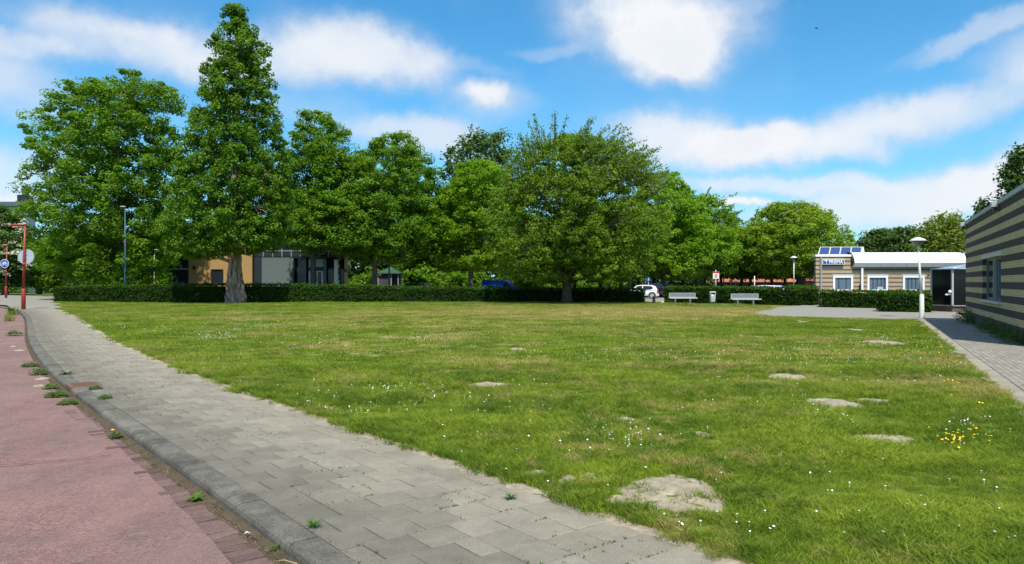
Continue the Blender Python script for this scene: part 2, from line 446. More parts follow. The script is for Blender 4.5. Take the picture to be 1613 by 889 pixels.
M['leaf_willow'] = mat_leaf('leaf_willow', (0.123, 0.179, 0.022), (0.235, 0.302, 0.050), .35)
M['leaf_hedge'] = mat_leaf('leaf_hedge', (.006, .020, .003), (.050, .108, .009), .15)
M['leaf_ivy'] = mat_leaf('leaf_ivy', (.045, .12, .012), (.12, .24, .022), .3)
M['blossom'] = mat_leaf('blossom', (.5, .48, .42), (.8, .78, .72), .3)
M['hedge_core'] = mat_plain('hedge_core', (.010, .020, .007), .95, var=.4, scale=5, spec=.1)
M['brick_light'] = mat_brick('brick_buff', (.40, .30, .18), (.50, .385, .245), (.30, .24, .16))
M['brick_dark'] = mat_brick('brick_brown', (.105, .080, .068), (.15, .112, .094), (.10, .082, .07))
M['brick_light2'] = mat_brick('brick_buff_weathered', (.50, .39, .19), (.62, .50, .26), (.24, .19, .11), rel=.6)
M['brick_dark2'] = mat_brick('brick_purple', (.034, .022, .021), (.058, .038, .037), (.085, .066, .062), rel=.6)
M['ochre'] = mat_plain('ochre_render', (.36, .215, .09), .85, var=.08, scale=1.5, bump=.15)
M['greypanel'] = mat_plain('grey_panel', (.10, .13, .135), .6, var=.05, scale=1)
M['white'] = mat_plain('white_paint', (.78, .78, .77), .45, var=.04)
M['roofwhite'] = mat_plain('white_roofing', (.86, .87, .88), .4, var=.03, scale=.4)
M['fascia'] = mat_plain('grey_fascia', (.42, .47, .48), .5, var=.04)
M['metal'] = mat_plain('brushed_metal', (.42, .43, .42), .4, .75, var=.12)
M['galv'] = mat_plain('galvanised_metal', (.52, .54, .53), .45, .35, var=.10)
M['coping'] = mat_plain('zinc_coping', (.36, .39, .41), .45, .4, var=.1)
M['darkframe'] = mat_plain('dark_frame', (.018, .018, .02), .5)
M['midframe'] = mat_plain('grey_frame', (.22, .24, .26), .5, var=.06)
M['glass'] = mat_glass('dark_glass', spec=.22)
M['mirror'] = mat_glass('window_glass', (.02, .024, .03), .02, 1.0)
M['curtain'] = mat_plain('blinds', (.18, .26, .34), .7, var=.15, scale=6)
M['solar'] = mat_paint('solar_blue', (.022, .05, .17), .25, .3)
M['blue_roof'] = mat_paint('blue_glass_roof', (.22, .33, .55), .2, .5)
M['signblue'] = mat_paint('sign_blue', (.012, .07, .38), .4, .2)
M['signred'] = mat_paint('sign_red', (.55, .02, .02), .4, .2)
M['signgreen'] = mat_paint('sign_green', (.02, .35, .15), .4, .2)
M['red'] = mat_paint('red_paint', (.30, .028, .016), .5, .1)
M['lampwhite'] = mat_plain('pole_white', (.66, .70, .62), .5, var=.12, scale=4)
M['lampglass'] = mat_plain('lamp_shade', (.70, .71, .70), .35, var=.05)
M['lampgrey'] = mat_plain('lamp_bowl', (.20, .21, .22), .3, var=.1)
M['bluepole'] = mat_paint('blue_pole', (.018, .07, .13), .45, .2)
M['greenpole'] = mat_paint('green_pole', (.015, .085, .06), .45, .2)
M['cabinet'] = mat_plain('green_cabinet', (.03, .075, .06), .5)
M['cabinet_top'] = mat_plain('green_cabinet_lid', (.05, .10, .08), .5)
M['signback'] = mat_plain('sign_back', (.42, .47, .55), .5, .2, var=.05)
M['tin'] = mat_plain('bin_grey', (.42, .46, .46), .5, var=.07)
M['black'] = mat_plain('black_plastic', (.012, .012, .012), .5)
M['rubber'] = mat_plain('rubber', (.02, .02, .02), .8)
M['rim'] = mat_plain('alloy', (.55, .56, .58), .3, .6)
M['carwhite'] = mat_paint('car_white', (.68, .70, .72), .3, 1)
M['carblack'] = mat_paint('car_black', (.015, .016, .02), .3, 1)
M['carnavy'] = mat_paint('car_navy', (.02, .04, .09), .3, 1)
M['carblue'] = mat_paint('car_blue', (.012, .055, .33), .3, 1)
M['carsky'] = mat_paint('car_lightblue', (.03, .13, .42), .3, 1)
M['carglass'] = mat_glass('car_glass', (.01, .012, .014), .03, .8)
M['taillight'] = mat_paint('tail_light', (.45, .01, .01), .2, 1)
M['headlight'] = mat_paint('head_light', (.75, .78, .8), .1, 1)
M['rooftile'] = mat_brick('red_roof_tiles', (.38, .115, .065), (.50, .165, .095), (.22, .07, .045), .24, .3, .5)
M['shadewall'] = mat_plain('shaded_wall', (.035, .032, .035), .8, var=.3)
M['brownwall'] = mat_plain('brown_wall', (.20, .10, .07), .8)
M['woodslat'] = mat_plain('dark_slats', (.06, .055, .065), .7, var=.2)
M['greenroof'] = mat_plain('green_roofing', (.02, .065, .035), .6, var=.15)
M['flatwall'] = mat_plain('flats_wall', (.50, .49, .46), .8, var=.1, scale=.3)
M['flatroof'] = mat_plain('flats_roof', (.07, .12, .15), .5)
M['skip'] = mat_plain('skip_paint', (.36, .45, .50), .6, var=.2, scale=1.2)
M['skipsand'] = mat_plain('skip_load', (.42, .40, .30), .9, var=.2)
M['tarp'] = mat_plain('blue_tarp', (.05, .17, .42), .6, var=.2)
M['rust'] = mat_plain('rusty_iron', (.15, .075, .052), .85, var=.35, scale=12, bump=.6)
M['step'] = mat_concrete('step_concrete', (.22, .21, .18), (.31, .295, .25), None, 20, .2)
M['yellow'] = mat_plain('dandelion_yellow', (.80, .55, .01), .7, var=.1)
M['petal'] = mat_plain('daisy_white', (.82, .82, .80), .7, var=.05)
M['litter'] = mat_plain('pale_litter', (.55, .48, .40), .8, var=.3)
M['straw'] = mat_plain('dry_straw', (.42, .34, .18), .8, var=.25, scale=9)
M['debris'] = mat_plain('leaf_debris', (.20, .15, .09), .9, var=.8, scale=60)
M['bird'] = mat_plain('bird_dark', (.03, .035, .05), .8)

# ------------------------------------------------------------------ kerb curve and ground layout
KP = [(5.4, -4.2), (3.2, -1.4), (1.05, 1.4), (-1.107, 4.19), (-1.60, 4.83), (-2.48, 5.93), (-3.75, 7.5), (-5.87, 10.15), (-8.45, 13.5), (-13.2, 20.2), (-18.1, 27.6), (-23.2, 35.2), (-28.3, 42.2), (-35, 50.0), (-44, 57.5), (-56, 64), (-74, 71), (-110, 80)]
def catmull(P, step):
    P = [Vector((p[0], p[1], 0)) for p in P]; out = []
    for i in range(len(P) - 1):
        p0 = P[max(i - 1, 0)]; p1 = P[i]; p2 = P[i + 1]; p3 = P[min(i + 2, len(P) - 1)]
        n = max(2, int((p2 - p1).length / step))
        for k in range(n):
            t = k / n
            out.append(.5 * ((2 * p1) + (p2 - p0) * t + (2 * p0 - 5 * p1 + 4 * p2 - p3) * t * t + (3 * p1 - p0 - 3 * p2 + p3) * t ** 3))
    out.append(P[-1]); return out
_kc = catmull(KP, .25)
_a = np.array([[p.x, p.y] for p in _kc])
for _ in range(40):                                   # smooth
    _a[1:-1] = (_a[:-2] + 2 * _a[1:-1] + _a[2:]) / 4
_s = np.concatenate([[0], np.cumsum(np.hypot(*np.diff(_a, axis=0).T))])
def kerb_pt(s, t):
    x = np.interp(s, _s, _a[:, 0]); y = np.interp(s, _s, _a[:, 1])
    e = .3
    tx = np.interp(s + e, _s, _a[:, 0]) - np.interp(s - e, _s, _a[:, 0]); ty = np.interp(s + e, _s, _a[:, 1]) - np.interp(s - e, _s, _a[:, 1])
    l = np.hypot(tx, ty) + 1e-9; tx, ty = tx / l, ty / l
    return x + ty * t, y - tx * t, math.atan2(float(np.mean(ty)), float(np.mean(tx)))   # +t to the lawn side
def s_at_Y(Y): return float(np.interp(Y, _a[:, 1], _s))
W_WALK = 1.90
_es = np.linspace(0, s_at_Y(44), 300)
_ex, _ey, _ = kerb_pt(_es, W_WALK)
def lawn_left(Y): return np.interp(Y, _ey, _ex) if np.max(Y) < 44 else np.where(Y < 43, np.interp(Y, _ey, _ex), np.interp(Y, [43, 47.2, 57, 63, 66], [np.interp(43., _ey, _ex), -28.9, -35.0, -41, -44]))
# path along the brick building: local frame (u along, v to the left)
BO = Vector((12.97, 18.7)); BU = Vector((.438, .899)).normalized(); BV = Vector((-BU.y, BU.x))
def bpt(u, v): q = BO + BU * u + BV * v; return q.x, q.y
V_EDGE = 1.78
def lawn_right(Y):
    return np.interp(Y, [-6, bpt(-20, V_EDGE)[1], bpt(14, V_EDGE)[1], 33.6, 50, 66], [bpt(-26, V_EDGE)[0], bpt(-20, V_EDGE)[0], bpt(14, V_EDGE)[0], 17.8, 26, 30])

def sheet(name, pts, z, mat, kind='structure'):
    mb = MB(); mb.add([(x, y, z) for x, y in pts], [tuple(range(len(pts)))])
    o = mb.build(name, mat); tag(o, kind=kind); return o

def strip(s0, s1, step, rows, name, mat, parent=None, kind=None):
    n = int((s1 - s0) / step) + 1; mb = MB(); v = []; f = []
    for i in range(n + 1):
        s = s0 + (s1 - s0) * i / n
        for (t, z) in rows:
            x, y, _ = kerb_pt(s, t); v.append((x, y, z))
    k = len(rows)
    for i in range(n):
        for j in range(k - 1):
            f.append((i * k + j, i * k + j + 1, (i + 1) * k + j + 1, (i + 1) * k + j))
    mb.add(v, f, True); o = mb.build(name, mat, parent)
    if kind: tag(o, kind=kind)
    return o

# far ground to the horizon
mb = MB(); n = 48
mb.add([(0, 0, -.16)] + [(900 * math.cos(2 * math.pi * k / n), 900 * math.sin(2 * math.pi * k / n), -.16) for k in range(n)], [(0, k + 1, (k + 1) % n + 1) for k in range(n)])
tag(mb.build('ground', M['soil']), kind='structure')

# red cycle road: between the gutter and far left, 10 cm below the pavement
ROADZ = -.10
ss = np.concatenate([np.arange(0, s_at_Y(30), .12), np.linspace(s_at_Y(30.5), float(_s[-1]), 60)])
_re = np.interp(ss, [s_at_Y(4.6), s_at_Y(6.0), s_at_Y(9), s_at_Y(20)], [.300, .22, .13, .07]) + np.array([.02 * noise.noise(Vector((a * 1.7, 0, 0))) for a in ss])
rx, ry, _ = kerb_pt(ss, -_re)
lx, ly, _ = kerb_pt(ss, -6.2)
mb = MB(); v = []; f = []
for i in range(len(ss)):
    v += [(rx[i], ry[i], ROADZ + .013), (lx[i], ly[i], ROADZ + .03)]
for i in range(len(ss) - 1): f.append((2 * i, 2 * i + 2, 2 * i + 3, 2 * i + 1))
mb.add(v, [tuple(reversed(q)) for q in f])
road = tag(mb.build('road', M['road']), kind='structure')
mb = MB()                                              # joint across the asphalt
cpts = []
x0, y0 = G(-60, 727); x1, y1 = G(178, 706)
for k in range(26):
    t = k / 25; cpts.append((x0 + (x1 - x0) * t + R.uniform(-.012, .012), y0 + (y1 - y0) * t + R.uniform(-.012, .012)))
v = []
for (x, y) in cpts:
    wv = R.uniform(.004, .010); v += [(x, y - wv, ROADZ + .012), (x, y + wv, ROADZ + .012)]
mb.add([(a, b, ROADZ + .013 + .03 * min(1, max(0, (-.9 - a) / 6)) + .005) for a, b, c in v], [(2 * i, 2 * i + 2, 2 * i + 3, 2 * i + 1) for i in range(25)])
mb.build('asphalt_joint', M['dirt'], road)
strip(0, 60, .5, [(-.31, ROADZ + .004), (0.02, ROADZ + .004)], 'gutter_bed', M['dirt'], None, 'structure')

# pavement bed, kerb and tiles
walk = strip(0, s_at_Y(43), .5, [(0.05, -.014), (W_WALK + .12, -.011)], 'sidewalk', M['sand'], None, 'structure')
kerb = strip(s_at_Y(40), s_at_Y(66), .8, [(0, ROADZ - .05), (0, -.03), (.03, 0), (.2, 0), (.21, -.02)], 'kerb', M['kerb'], None, 'structure')
def kerb_mesh(L=.985):
    prof = [(0, -.17), (.004, -.045), (.012, -.022), (.03, -.006), (.055, 0), (.19, .002), (.2, -.006), (.2, -.17)]
    bm = bmesh.new(); rings = []
    for x in (0, .006, L - .006, L):
        k = .004 if x in (0, L) else 0
        rings.append([bm.verts.new((x, -(t if t > .1 else t + k) , z - k)) for t, z in prof])
    for a, b in zip(rings[:-1], rings[1:]):
        for i in range(len(prof) - 1): bm.faces.new((a[i], a[i + 1], b[i + 1], b[i]))
    bm.faces.new(rings[0][::-1]); bm.faces.new(rings[-1])
    bmesh.ops.recalc_face_normals(bm, faces=bm.faces)
    me = bpy.data.meshes.new('kerb_stone'); bm.to_mesh(me); bm.free(); me.materials.append(M['kerb']); return me
KM = kerb_mesh(); SK0 = s_at_Y(-1)
s = SK0; i = 0
while s < s_at_Y(40):
    x, y, a = kerb_pt(s, 0); x2, y2, _ = kerb_pt(s + 1.0, 0)
    a = math.atan2(y2 - y, x2 - x)
    o = bpy.data.objects.new('kerb_stone', KM); COL.objects.link(o); o.parent = kerb
    o.location = (x, y, R.uniform(-.006, .004)); o.rotation_euler = (R.uniform(-.01, .01), 0, a)
    c = R.uniform(.85, 1.15); o.color = (c, c, c, 1)
    s += 1.0; i += 1

def slab_mesh(name, lx, ly, mat, h=.05, b=.006, seed=0):
    rr = random.Random(seed)
    x, y = lx / 2, ly / 2; w = .0035
    j = lambda: rr.uniform(-w, w)
    top = [(-x + b + j(), -y + b + j(), 0), (x - b + j(), -y + b + j(), 0), (x - b + j(), y - b + j(), 0), (-x + b + j(), y - b + j(), 0)]
    mid = [(-x, -y, -b * .8), (x, -y, -b * .8), (x, y, -b * .8), (-x, y, -b * .8)]
    bot = [(px, py, -h) for px, py, _ in mid]
    f = [(0, 1, 2, 3)]
    for k in range(4):
        k2 = (k + 1) % 4; f += [(k, 4 + k, 4 + k2, k2), (4 + k, 8 + k, 8 + k2, 4 + k2)]
    me = bpy.data.meshes.new(name); me.from_pydata(top + mid + bot, [], f); me.materials.append(mat); return me

def paving(parent, place, cells, meshes, name, limit, mat_attr, tone):
    """cells: list of (a, b, kind, key) ; place(a,b)->x,y,angle ; first `limit` (largest in the photo) single parts, the rest joined"""
    cells = sorted(cells, key=lambda c: c[3])
    pooled = MB(); cols = []
    for i, (a, b, kind, key) in enumerate(cells):
        x, y, ang = place(a, b); me = meshes[kind][R.randrange(len(meshes[kind]))]
        z = R.gauss(0, .0011); rx_, ry_ = R.gauss(0, .0022), R.gauss(0, .0022)
        col = tone(a, b, kind); ang += R.gauss(0, .004)
        if i < limit:
            o = bpy.data.objects.new(name, me); COL.objects.link(o); o.parent = parent
            o.location = (x, y, z); o.rotation_euler = (rx_, ry_, ang); o.color = col + (1,)
        else:
            c, s_ = math.cos(ang), math.sin(ang)
            vs = [(x + p.co.x * c - p.co.y * s_, y + p.co.x * s_ + p.co.y * c, z + p.co.z + p.co.x * -ry_ + p.co.y * rx_) for p in me.vertices]
            fs = [tuple(q.vertices) for q in me.polygons]
            pooled.add(vs, fs); cols += [col] * len(vs)
    if pooled.v:
        o = pooled.build(name, mat_attr, parent); tag(o, kind='stuff')
        at = o.data.color_attributes.new('tint', 'FLOAT_COLOR', 'POINT')
        at.data.foreach_set('color', np.array([c + (1,) for c in cols], dtype=np.float32).ravel())

TM = {'full': [slab_mesh('paving_tile', .296, .296, M['tile'], seed=k) for k in range(3)], 'half': [slab_mesh('paving_tile_half', .296, .146, M['tile'], seed=k + 9) for k in range(2)]}
cells = []
s = s_at_Y(.6); row = 0; s_far = s_at_Y(42)
while s < s_far:
    t = .203
    seq = (['full'] * 5 + ['half']) if row % 2 == 0 else (['half'] + ['full'] * 5)
    if R.random() < .12: seq = ['full', 'full', 'half', 'full', 'full', 'full']
    for kd in seq:
        wv = .3 if kd == 'full' else .15
        x, y, _ = kerb_pt(s, t + wv / 2)
        vis = math.hypot(x, y) + (0 if (abs(x) < .72 * y + .3 and y > 3.6) else 100)
        cells.append((s, t + wv / 2, kd, vis)); t += wv + .003
    s += .301; row += 1
def tile_tone(s, t, kd):
    base = R.uniform(.90, 1.08)
    if kd == 'half': base *= R.choice([1.0, 1.12, 1.22])
    k = min(1, max(0, (t - .2) / 1.6))
    base *= .70 + .44 * min(1, k * 1.5)                              # soiled towards the kerb, dusty towards the lawn
    warm = .03 * k
    return (base * (1 + warm), base, base * (1 - warm))
def tile_place(s, t):
    x, y, a = kerb_pt(s, t); return float(x), float(y), a
paving(walk, tile_place, cells, TM, 'paving_tile', 300, M['tile_attr'], tile_tone)

# gutter bricks, laid across, one row
gb = strip(0, s_at_Y(28), .5, [(-.375, ROADZ - .004), (-.10, ROADZ - .004)], 'gutter', M['dirt'], None, 'structure')
GMs = [slab_mesh('gutter_brick', .097, .20, M['gutter_brick'], .05, .006, k) for k in range(3)]
s = s_at_Y(2.2); k = 0
while s < s_at_Y(16) and k < 290:
    x, y, a = kerb_pt(s, -.190 + R.uniform(-.008, .008))
    o = bpy.data.objects.new('gutter_brick', GMs[k % 3]); COL.objects.link(o); o.parent = gb
    o.location = (x, y, ROADZ + .010 + R.gauss(0, .0035)); o.rotation_euler = (R.gauss(0, .03), R.gauss(0, .03), a + R.gauss(0, .02))
    c = R.uniform(.75, 1.25); o.color = (c * .98, c * .94, c * .96, 1)
    s += .104; k += 1

# iron drain cover in the kerb line
x, y = G(128, 607); xs, ys, ang = kerb_pt(s_at_Y(y - .1), .1)
mb = MB(); mb.box(-.26, .26, -.34, .10, -.06, .008, .008)
for k in range(5): mb.box(-.2 + k * .09, -.16 + k * .09, -.28, .04, .008, .016)
o = mb.build('drain_cover', M['rust']); o.location = (float(xs), float(ys), .004); o.rotation_euler = (0, 0, ang)
tag(o, 'rusty brown iron drain cover set in the grey kerb beside the weeds', 'drain cover')

# far end of the pavement and verge behind it
sheet('pavement', [(-29.0, 42.6), (-26.9, 42.9), (-28.7, 47.2), (-34.5, 56.5), (-37, 63), (-43, 78), (-70, 96), (-160, 118), (-160, 92), (-76, 73), (-56, 65.2), (-44, 58.6), (-35, 51.2), (-28.6, 42.6)], -.004, M['plaza'])
sheet('verge', [(-36.5, 60.0), (-33, 58.5), (-20, 60), (-24, 110), (-60, 130), (-170, 160), (-170, 118.5), (-70, 97), (-44, 80), (-38.5, 68)], .003, M['turf'])
# car park behind the hedges
sheet('car_park', [(-24, 60), (10, 58.5), (19, 56), (27, 64), (70, 66), (90, 160), (-30, 160)], -.006, M['asphalt'])
sheet('footpath', [G(1008, 476.5), G(1046, 476.5), (15.5, 66), (16, 78), (10, 78), (10.5, 64)], .004, M['plaza'])
sheet('plaza', [G(1180, 495), G(1219, 498), G(1298, 500.6), G(1437, 503.8), bpt(13, V_EDGE), bpt(13, -.1), bpt(60, -2), (46, 62.5), (24.6, 62.5), (19.7, 50), G(1224, 484)], .004, M['plaza'])
p_, q_ = G(1292, 483.5), G(1262, 483.5)
sheet('walkway', [q_, p_, (PX(1289, 62.5), 62.5), (PX(1264, 62.5), 62.5)], .010, M['step'])
sheet('hedge_edging', [(G(1046, 479.4)[0], G(1046, 479.4)[1]), G(1100, 480.4), G(1180, 482.4), G(1224, 484), (17.6, 49.4), (11.3, 56)], .001, M['step'])

# path beside the striped building: klinkers with a tile edge band
path = sheet('path', [bpt(-24, V_EDGE), bpt(-24, -8), bpt(-.6, -8), bpt(-.6, -.2), bpt(13.4, -.2), bpt(13.4, V_EDGE)], -.022, M['plaza'])
bang = math.atan2(BU.y, BU.x)
KMs = {'k': [slab_mesh('klinker', .206, .100, M['klinker'], .05, .006, k) for k in range(3)],
       't': [slab_mesh('edge_tile', .296, .296, M['klinker'], .05, .006, k + 5) for k in range(2)]}
cells = []
for i in range(-80, 66):
    u = i * .2105 + .1
    if u < -16.5: continue
    for j in range(0, 84):
        v_ = V_EDGE - .37 - j * .1045
        if u > -.6 and v_ < .05: break
        uu = u + (.105 if j % 2 else 0)
        x, y = bpt(uu, v_)
        if x > .80 * y + 4.5 or y < 3: continue
        cells.append((uu, v_, 'k', y + (0 if abs(x) < .7 * y else 100)))
for i in range(-56, 44):
    u = i * .3; x, y = bpt(u, V_EDGE - .16)
    if u < -16.5 or x > .8 * y + 4: continue
    cells.append((u, V_EDGE - .16, 't', y * .8 + (0 if abs(x) < .7 * y else 100)))
def k_tone(u, v, kd):
    b = R.uniform(.86, 1.12)
    if kd == 't': b *= 1.12; return (b * 1.04, b, b * .93)
    return (b, b, b)
paving(path, lambda u, v: bpt(u, v) + (bang,), cells, KMs, 'klinker', 300, M['klinker_attr'], k_tone)

# the lawn
def lawn_z(x, y):
    return .022 * noise.noise(Vector((x * .5, y * .5, 0))) + .03 * noise.noise(Vector((x * .12, y * .12, 3)))
ys = list(np.arange(-5, 14, .22)) + list(np.arange(14, 66, .7))
nx = 90; v = []; f = []
L_ = lawn_left(np.array(ys)); R_ = lawn_right(np.array(ys))
for j, y in enumerate(ys):
    for i in range(nx + 1):
        t = i / nx; x = L_[j] + (R_[j] - L_[j]) * t
        e = min(1, min(t, 1 - t) * 14)
        z = -.012 + e * (.02 + lawn_z(x, y)) * (1 if y < 33 or x < 12 else 0)
        if y > 55 or (y > 33 and x > 11): z = min(z, -.012)
        v.append((x, y, z))
for j in range(len(ys) - 1):
    for i in range(nx):
        a = j * (nx + 1) + i; f.append((a, a + 1, a + nx + 2, a + nx + 1))
mb = MB(); mb.add(v, f, True); tag(mb.build('lawn', M['turf']), kind='structure')

# ragged sand along both lawn edges (real strips, slightly proud of tiles)
def ragged(name, fpt, s0, s1, step, inner, amp, z, seed, gaps=.0):
    mb = MB(); rr = random.Random(seed); v = []; f = []; s = s0; n = 0
    while s < s1:
        w = inner + amp * (noise.noise(Vector((s * 1.9, seed, 0))) + .6 * noise.noise(Vector((s * 7.1, seed, 4)))) + rr.uniform(-.01, .01)
        a = fpt(s, 0); b = fpt(s, -max(w, .004)); c = fpt(s, -max(w, .004) * .5)
        v += [(a[0], a[1], z - .006), (c[0], c[1], z + .004 + rr.uniform(0, .006)), (b[0], b[1], z - .012)]
        if n: k = 3 * (n - 1); f += [(k, k + 3, k + 4, k + 1), (k + 1, k + 4, k + 5, k + 2)]
        n += 1; s += step
    mb.add(v, f, True); o = mb.build(name, M['sand']); tag(o, kind='stuff'); return o
ragged('sand', lambda s, t: kerb_pt(s, W_WALK + .1 + t)[:2], s_at_Y(.5), s_at_Y(42), .05, .17, .13, .006, 2)
ragged('sand', lambda s, t: bpt(s, V_EDGE - .0 + .10 + t), -13, 13, .06, .12, .22, .006, 5)
# debris along the foot of the kerb
def debris():
    mb = MB(); rr = random.Random(5)
    for k in range(3200):
        s = SK0 + rr.random() ** 1.6 * 40
        d = abs(rr.gauss(0, .05)); x, y, _ = kerb_pt(s, -.01 - d)
        r = rr.uniform(.003, .009); h = rr.uniform(.3, 1.2) * r; a = rr.uniform(0, 3)
        z = ROADZ + .012
        p = [(x + r * math.cos(a + q * 2.09) * rr.uniform(.5, 1.2), y + r * math.sin(a + q * 2.09) * rr.uniform(.5, 1.2), z - .004) for q in range(3)]
        mb.add(p + [(x, y, z + h)], [(0, 1, 3), (1, 2, 3), (2, 0, 3)])
    o = mb.build('gutter_debris', M['debris']); tag(o, kind='stuff')
    v = []; f = []; mb = MB(); n = 0; s = SK0
    while s < s_at_Y(30):
        w = .055 + .06 * noise.noise(Vector((s * 2.3, 0, 8))) + .03 * noise.noise(Vector((s * 9, 0, 8)))
        for t, z in ((0.0, .03), (-w * .5, .022), (-w, .006)):
            x, y, _ = kerb_pt(s, t); v.append((x, y, ROADZ + z + rr.uniform(-.004, .006)))
        if n:
            k = 3 * (n - 1); f += [(k, k + 3, k + 4, k + 1), (k + 1, k + 4, k + 5, k + 2)]
        n += 1; s += .06
    mb.add(v, f, True); o = mb.build('gutter_dirt', M['dirt']); tag(o, kind='stuff')
debris()

# bare sand patches (molehill-like, trodden)
PATCH = [(1070, 786, 67, 25), (1388, 693, 52, 7.5), (1308, 636, 40, 7), (1374, 632, 24, 4), (1243, 595, 22, 5), (770, 609, 30, 4.5), (982, 664, 16, 3.5), (1105, 687, 11, 3),
         (1395, 541, 20, 3), (815, 551, 12, 2.5), (895, 760, 14, 7), (845, 750, 20, 4), (1215, 746, 10, 2.5), (930, 757, 8, 6), (1262, 507, 9, 1.6), (980, 795, 22, 8), (1130, 596, 9, 1.5), (1345, 521, 12, 1.5)]
patches = []
def patch(i, px, py, rx_, ry_):
    x, y = G(px, py); a = rx_ * 1.3 / F * y; b = 1.25 * (G(px, py - ry_)[1] - G(px, py + ry_)[1]) / 2
    patches.append((x, y, a, b, i))
    mb = MB(); v = [(0, 0, 0)]; nr, na = 14, 48; f = []
    for r in range(1, nr + 1):
        for k in range(na):
            th = 2 * math.pi * k / na; t = r / nr
            rag = 1 + .42 * noise.noise(Vector((math.cos(th) * 1.3, math.sin(th) * 1.3, i * 3.1))) + .20 * noise.noise(Vector((math.cos(th) * 5, math.sin(th) * 5, i)))
            X, Y = a * t * rag * math.cos(th), b * t * rag * math.sin(th)
            z = .014 * (1 - t ** 3) + (.026 * noise.noise(Vector((X * 9 + i, Y * 9, 0))) + .020 * noise.noise(Vector((X * 26, Y * 26, i)))) * (1 - t ** 3) - (.02 if r == nr else 0)
            v.append((X, Y, z))
    v[0] = (0, 0, .02)
    for k in range(na): f.append((0, 1 + k, 1 + (k + 1) % na))
    for r in range(nr - 1):
        for k in range(na):
            k2 = (k + 1) % na; A = 1 + r * na; B = A + na; f.append((A + k, B + k, B + k2, A + k2))
    mb.add(v, f, True); o = mb.build('sand_patch', M['sand']); o.location = (x, y, lawn_z(x, y) + .006); tag(o, kind='stuff')
for i, p in enumerate(PATCH): patch(i, *p)

# ------------------------------------------------------------------ grass
def blade_clump(name, nb, rad, h, w, seed, lean=.5):
    r = np.random.default_rng(seed); V = []; Fc = []; T = []
    for k in range(nb):
        a = r.uniform(0, 2 * np.pi); d = rad * np.sqrt(r.uniform()); x, y = d * np.cos(a), d * np.sin(a)
        hh = h * r.uniform(.5, 1.25); th = r.uniform(0, 2 * np.pi); ln = hh * r.uniform(.3, 1.9) * lean
        ph = r.uniform(0, 2 * np.pi); ww = w * r.uniform(.6, 1.2); cx, cy = np.cos(ph) * ww / 2, np.sin(ph) * ww / 2
        lx, ly = np.cos(th) * ln, np.sin(th) * ln
        b = len(V)
        V += [(x - cx, y - cy, -.01), (x + cx, y + cy, -.01), (x + lx * .4 + cx * .8, y + ly * .4 + cy * .8, hh * .6), (x + lx * .4 - cx * .8, y + ly * .4 - cy * .8, hh * .6), (x + lx, y + ly, hh * (1 - .25 * lean * r.uniform()))]
        Fc += [(b, b + 1, b + 2, b + 3), (b + 3, b + 2, b + 4)]; t = r.uniform(); T += [t, t]
    me = bpy.data.meshes.new(name); me.from_pydata(V, [], Fc); me.materials.append(M['blade'])
    at = me.attributes.new('tone', 'FLOAT', 'FACE'); at.data.foreach_set('value', np.array(T, dtype=np.float32))
    return me
near = [blade_clump('grass_clump', 52, .08, .054, .0048, k, 1.0) for k in range(4)]
farc = [blade_clump('grass_clump_wide', 64, .25, .052, .013, 20 + k, .9) for k in range(3)]
edge = [blade_clump('grass_clump_long', 40, .06, .095, .0056, 40 + k, .9) for k in range(3)]

def instancer(name, pts, scl, rot, meshes, seed):
    objs = []
    hid = bpy.data.collections.new(name + '_blades')
    for k, me in enumerate(meshes):
        o = bpy.data.objects.new(me.name, me); hid.objects.link(o); objs.append(o)
    me = bpy.data.meshes.new(name); me.from_pydata([tuple(p) for p in pts], [], [])
    for nm, dat, ty in (('scl', scl, 'FLOAT'), ('rot', rot, 'FLOAT')):
        at = me.attributes.new(nm, ty, 'POINT'); at.data.foreach_set('value', np.asarray(dat, dtype=np.float32))
    o = bpy.data.objects.new(name, me); COL.objects.link(o); tag(o, kind='stuff')
    g = bpy.data.node_groups.new(name, 'GeometryNodeTree')
    g.interface.new_socket('Geometry', in_out='INPUT', socket_type='NodeSocketGeometry'); g.interface.new_socket('Geometry', in_out='OUTPUT', socket_type='NodeSocketGeometry')
    N, L = g.nodes, g.links
    gi = N.new('NodeGroupInput'); go = N.new('NodeGroupOutput')
    ci = N.new('GeometryNodeCollectionInfo'); ci.inputs['Collection'].default_value = hid; ci.inputs['Separate Children'].default_value = True; ci.inputs['Reset Children'].default_value = True
    ip = N.new('GeometryNodeInstanceOnPoints'); ip.inputs['Pick Instance'].default_value = True
    ri = N.new('FunctionNodeRandomValue'); ri.data_type = 'INT'; ri.inputs['Min'].default_value = 0; ri.inputs['Max'].default_value = len(meshes) - 1; ri.inputs['Seed'].default_value = seed
    a1 = N.new('GeometryNodeInputNamedAttribute'); a1.data_type = 'FLOAT'; a1.inputs['Name'].default_value = 'scl'
    a2 = N.new('GeometryNodeInputNamedAttribute'); a2.data_type = 'FLOAT'; a2.inputs['Name'].default_value = 'rot'
    cx = N.new('ShaderNodeCombineXYZ'); L.new(a2.outputs['Attribute'], cx.inputs[2])
    L.new(gi.outputs[0], ip.inputs['Points']); L.new(ci.outputs[0], ip.inputs['Instance']); L.new(ri.outputs['Value'], ip.inputs['Instance Index'])
    L.new(cx.outputs[0], ip.inputs['Rotation']); L.new(a1.outputs['Attribute'], ip.inputs['Scale']); L.new(ip.outputs[0], go.inputs[0])
    md = o.modifiers.new('grass', 'NODES'); md.node_group = g
    return o

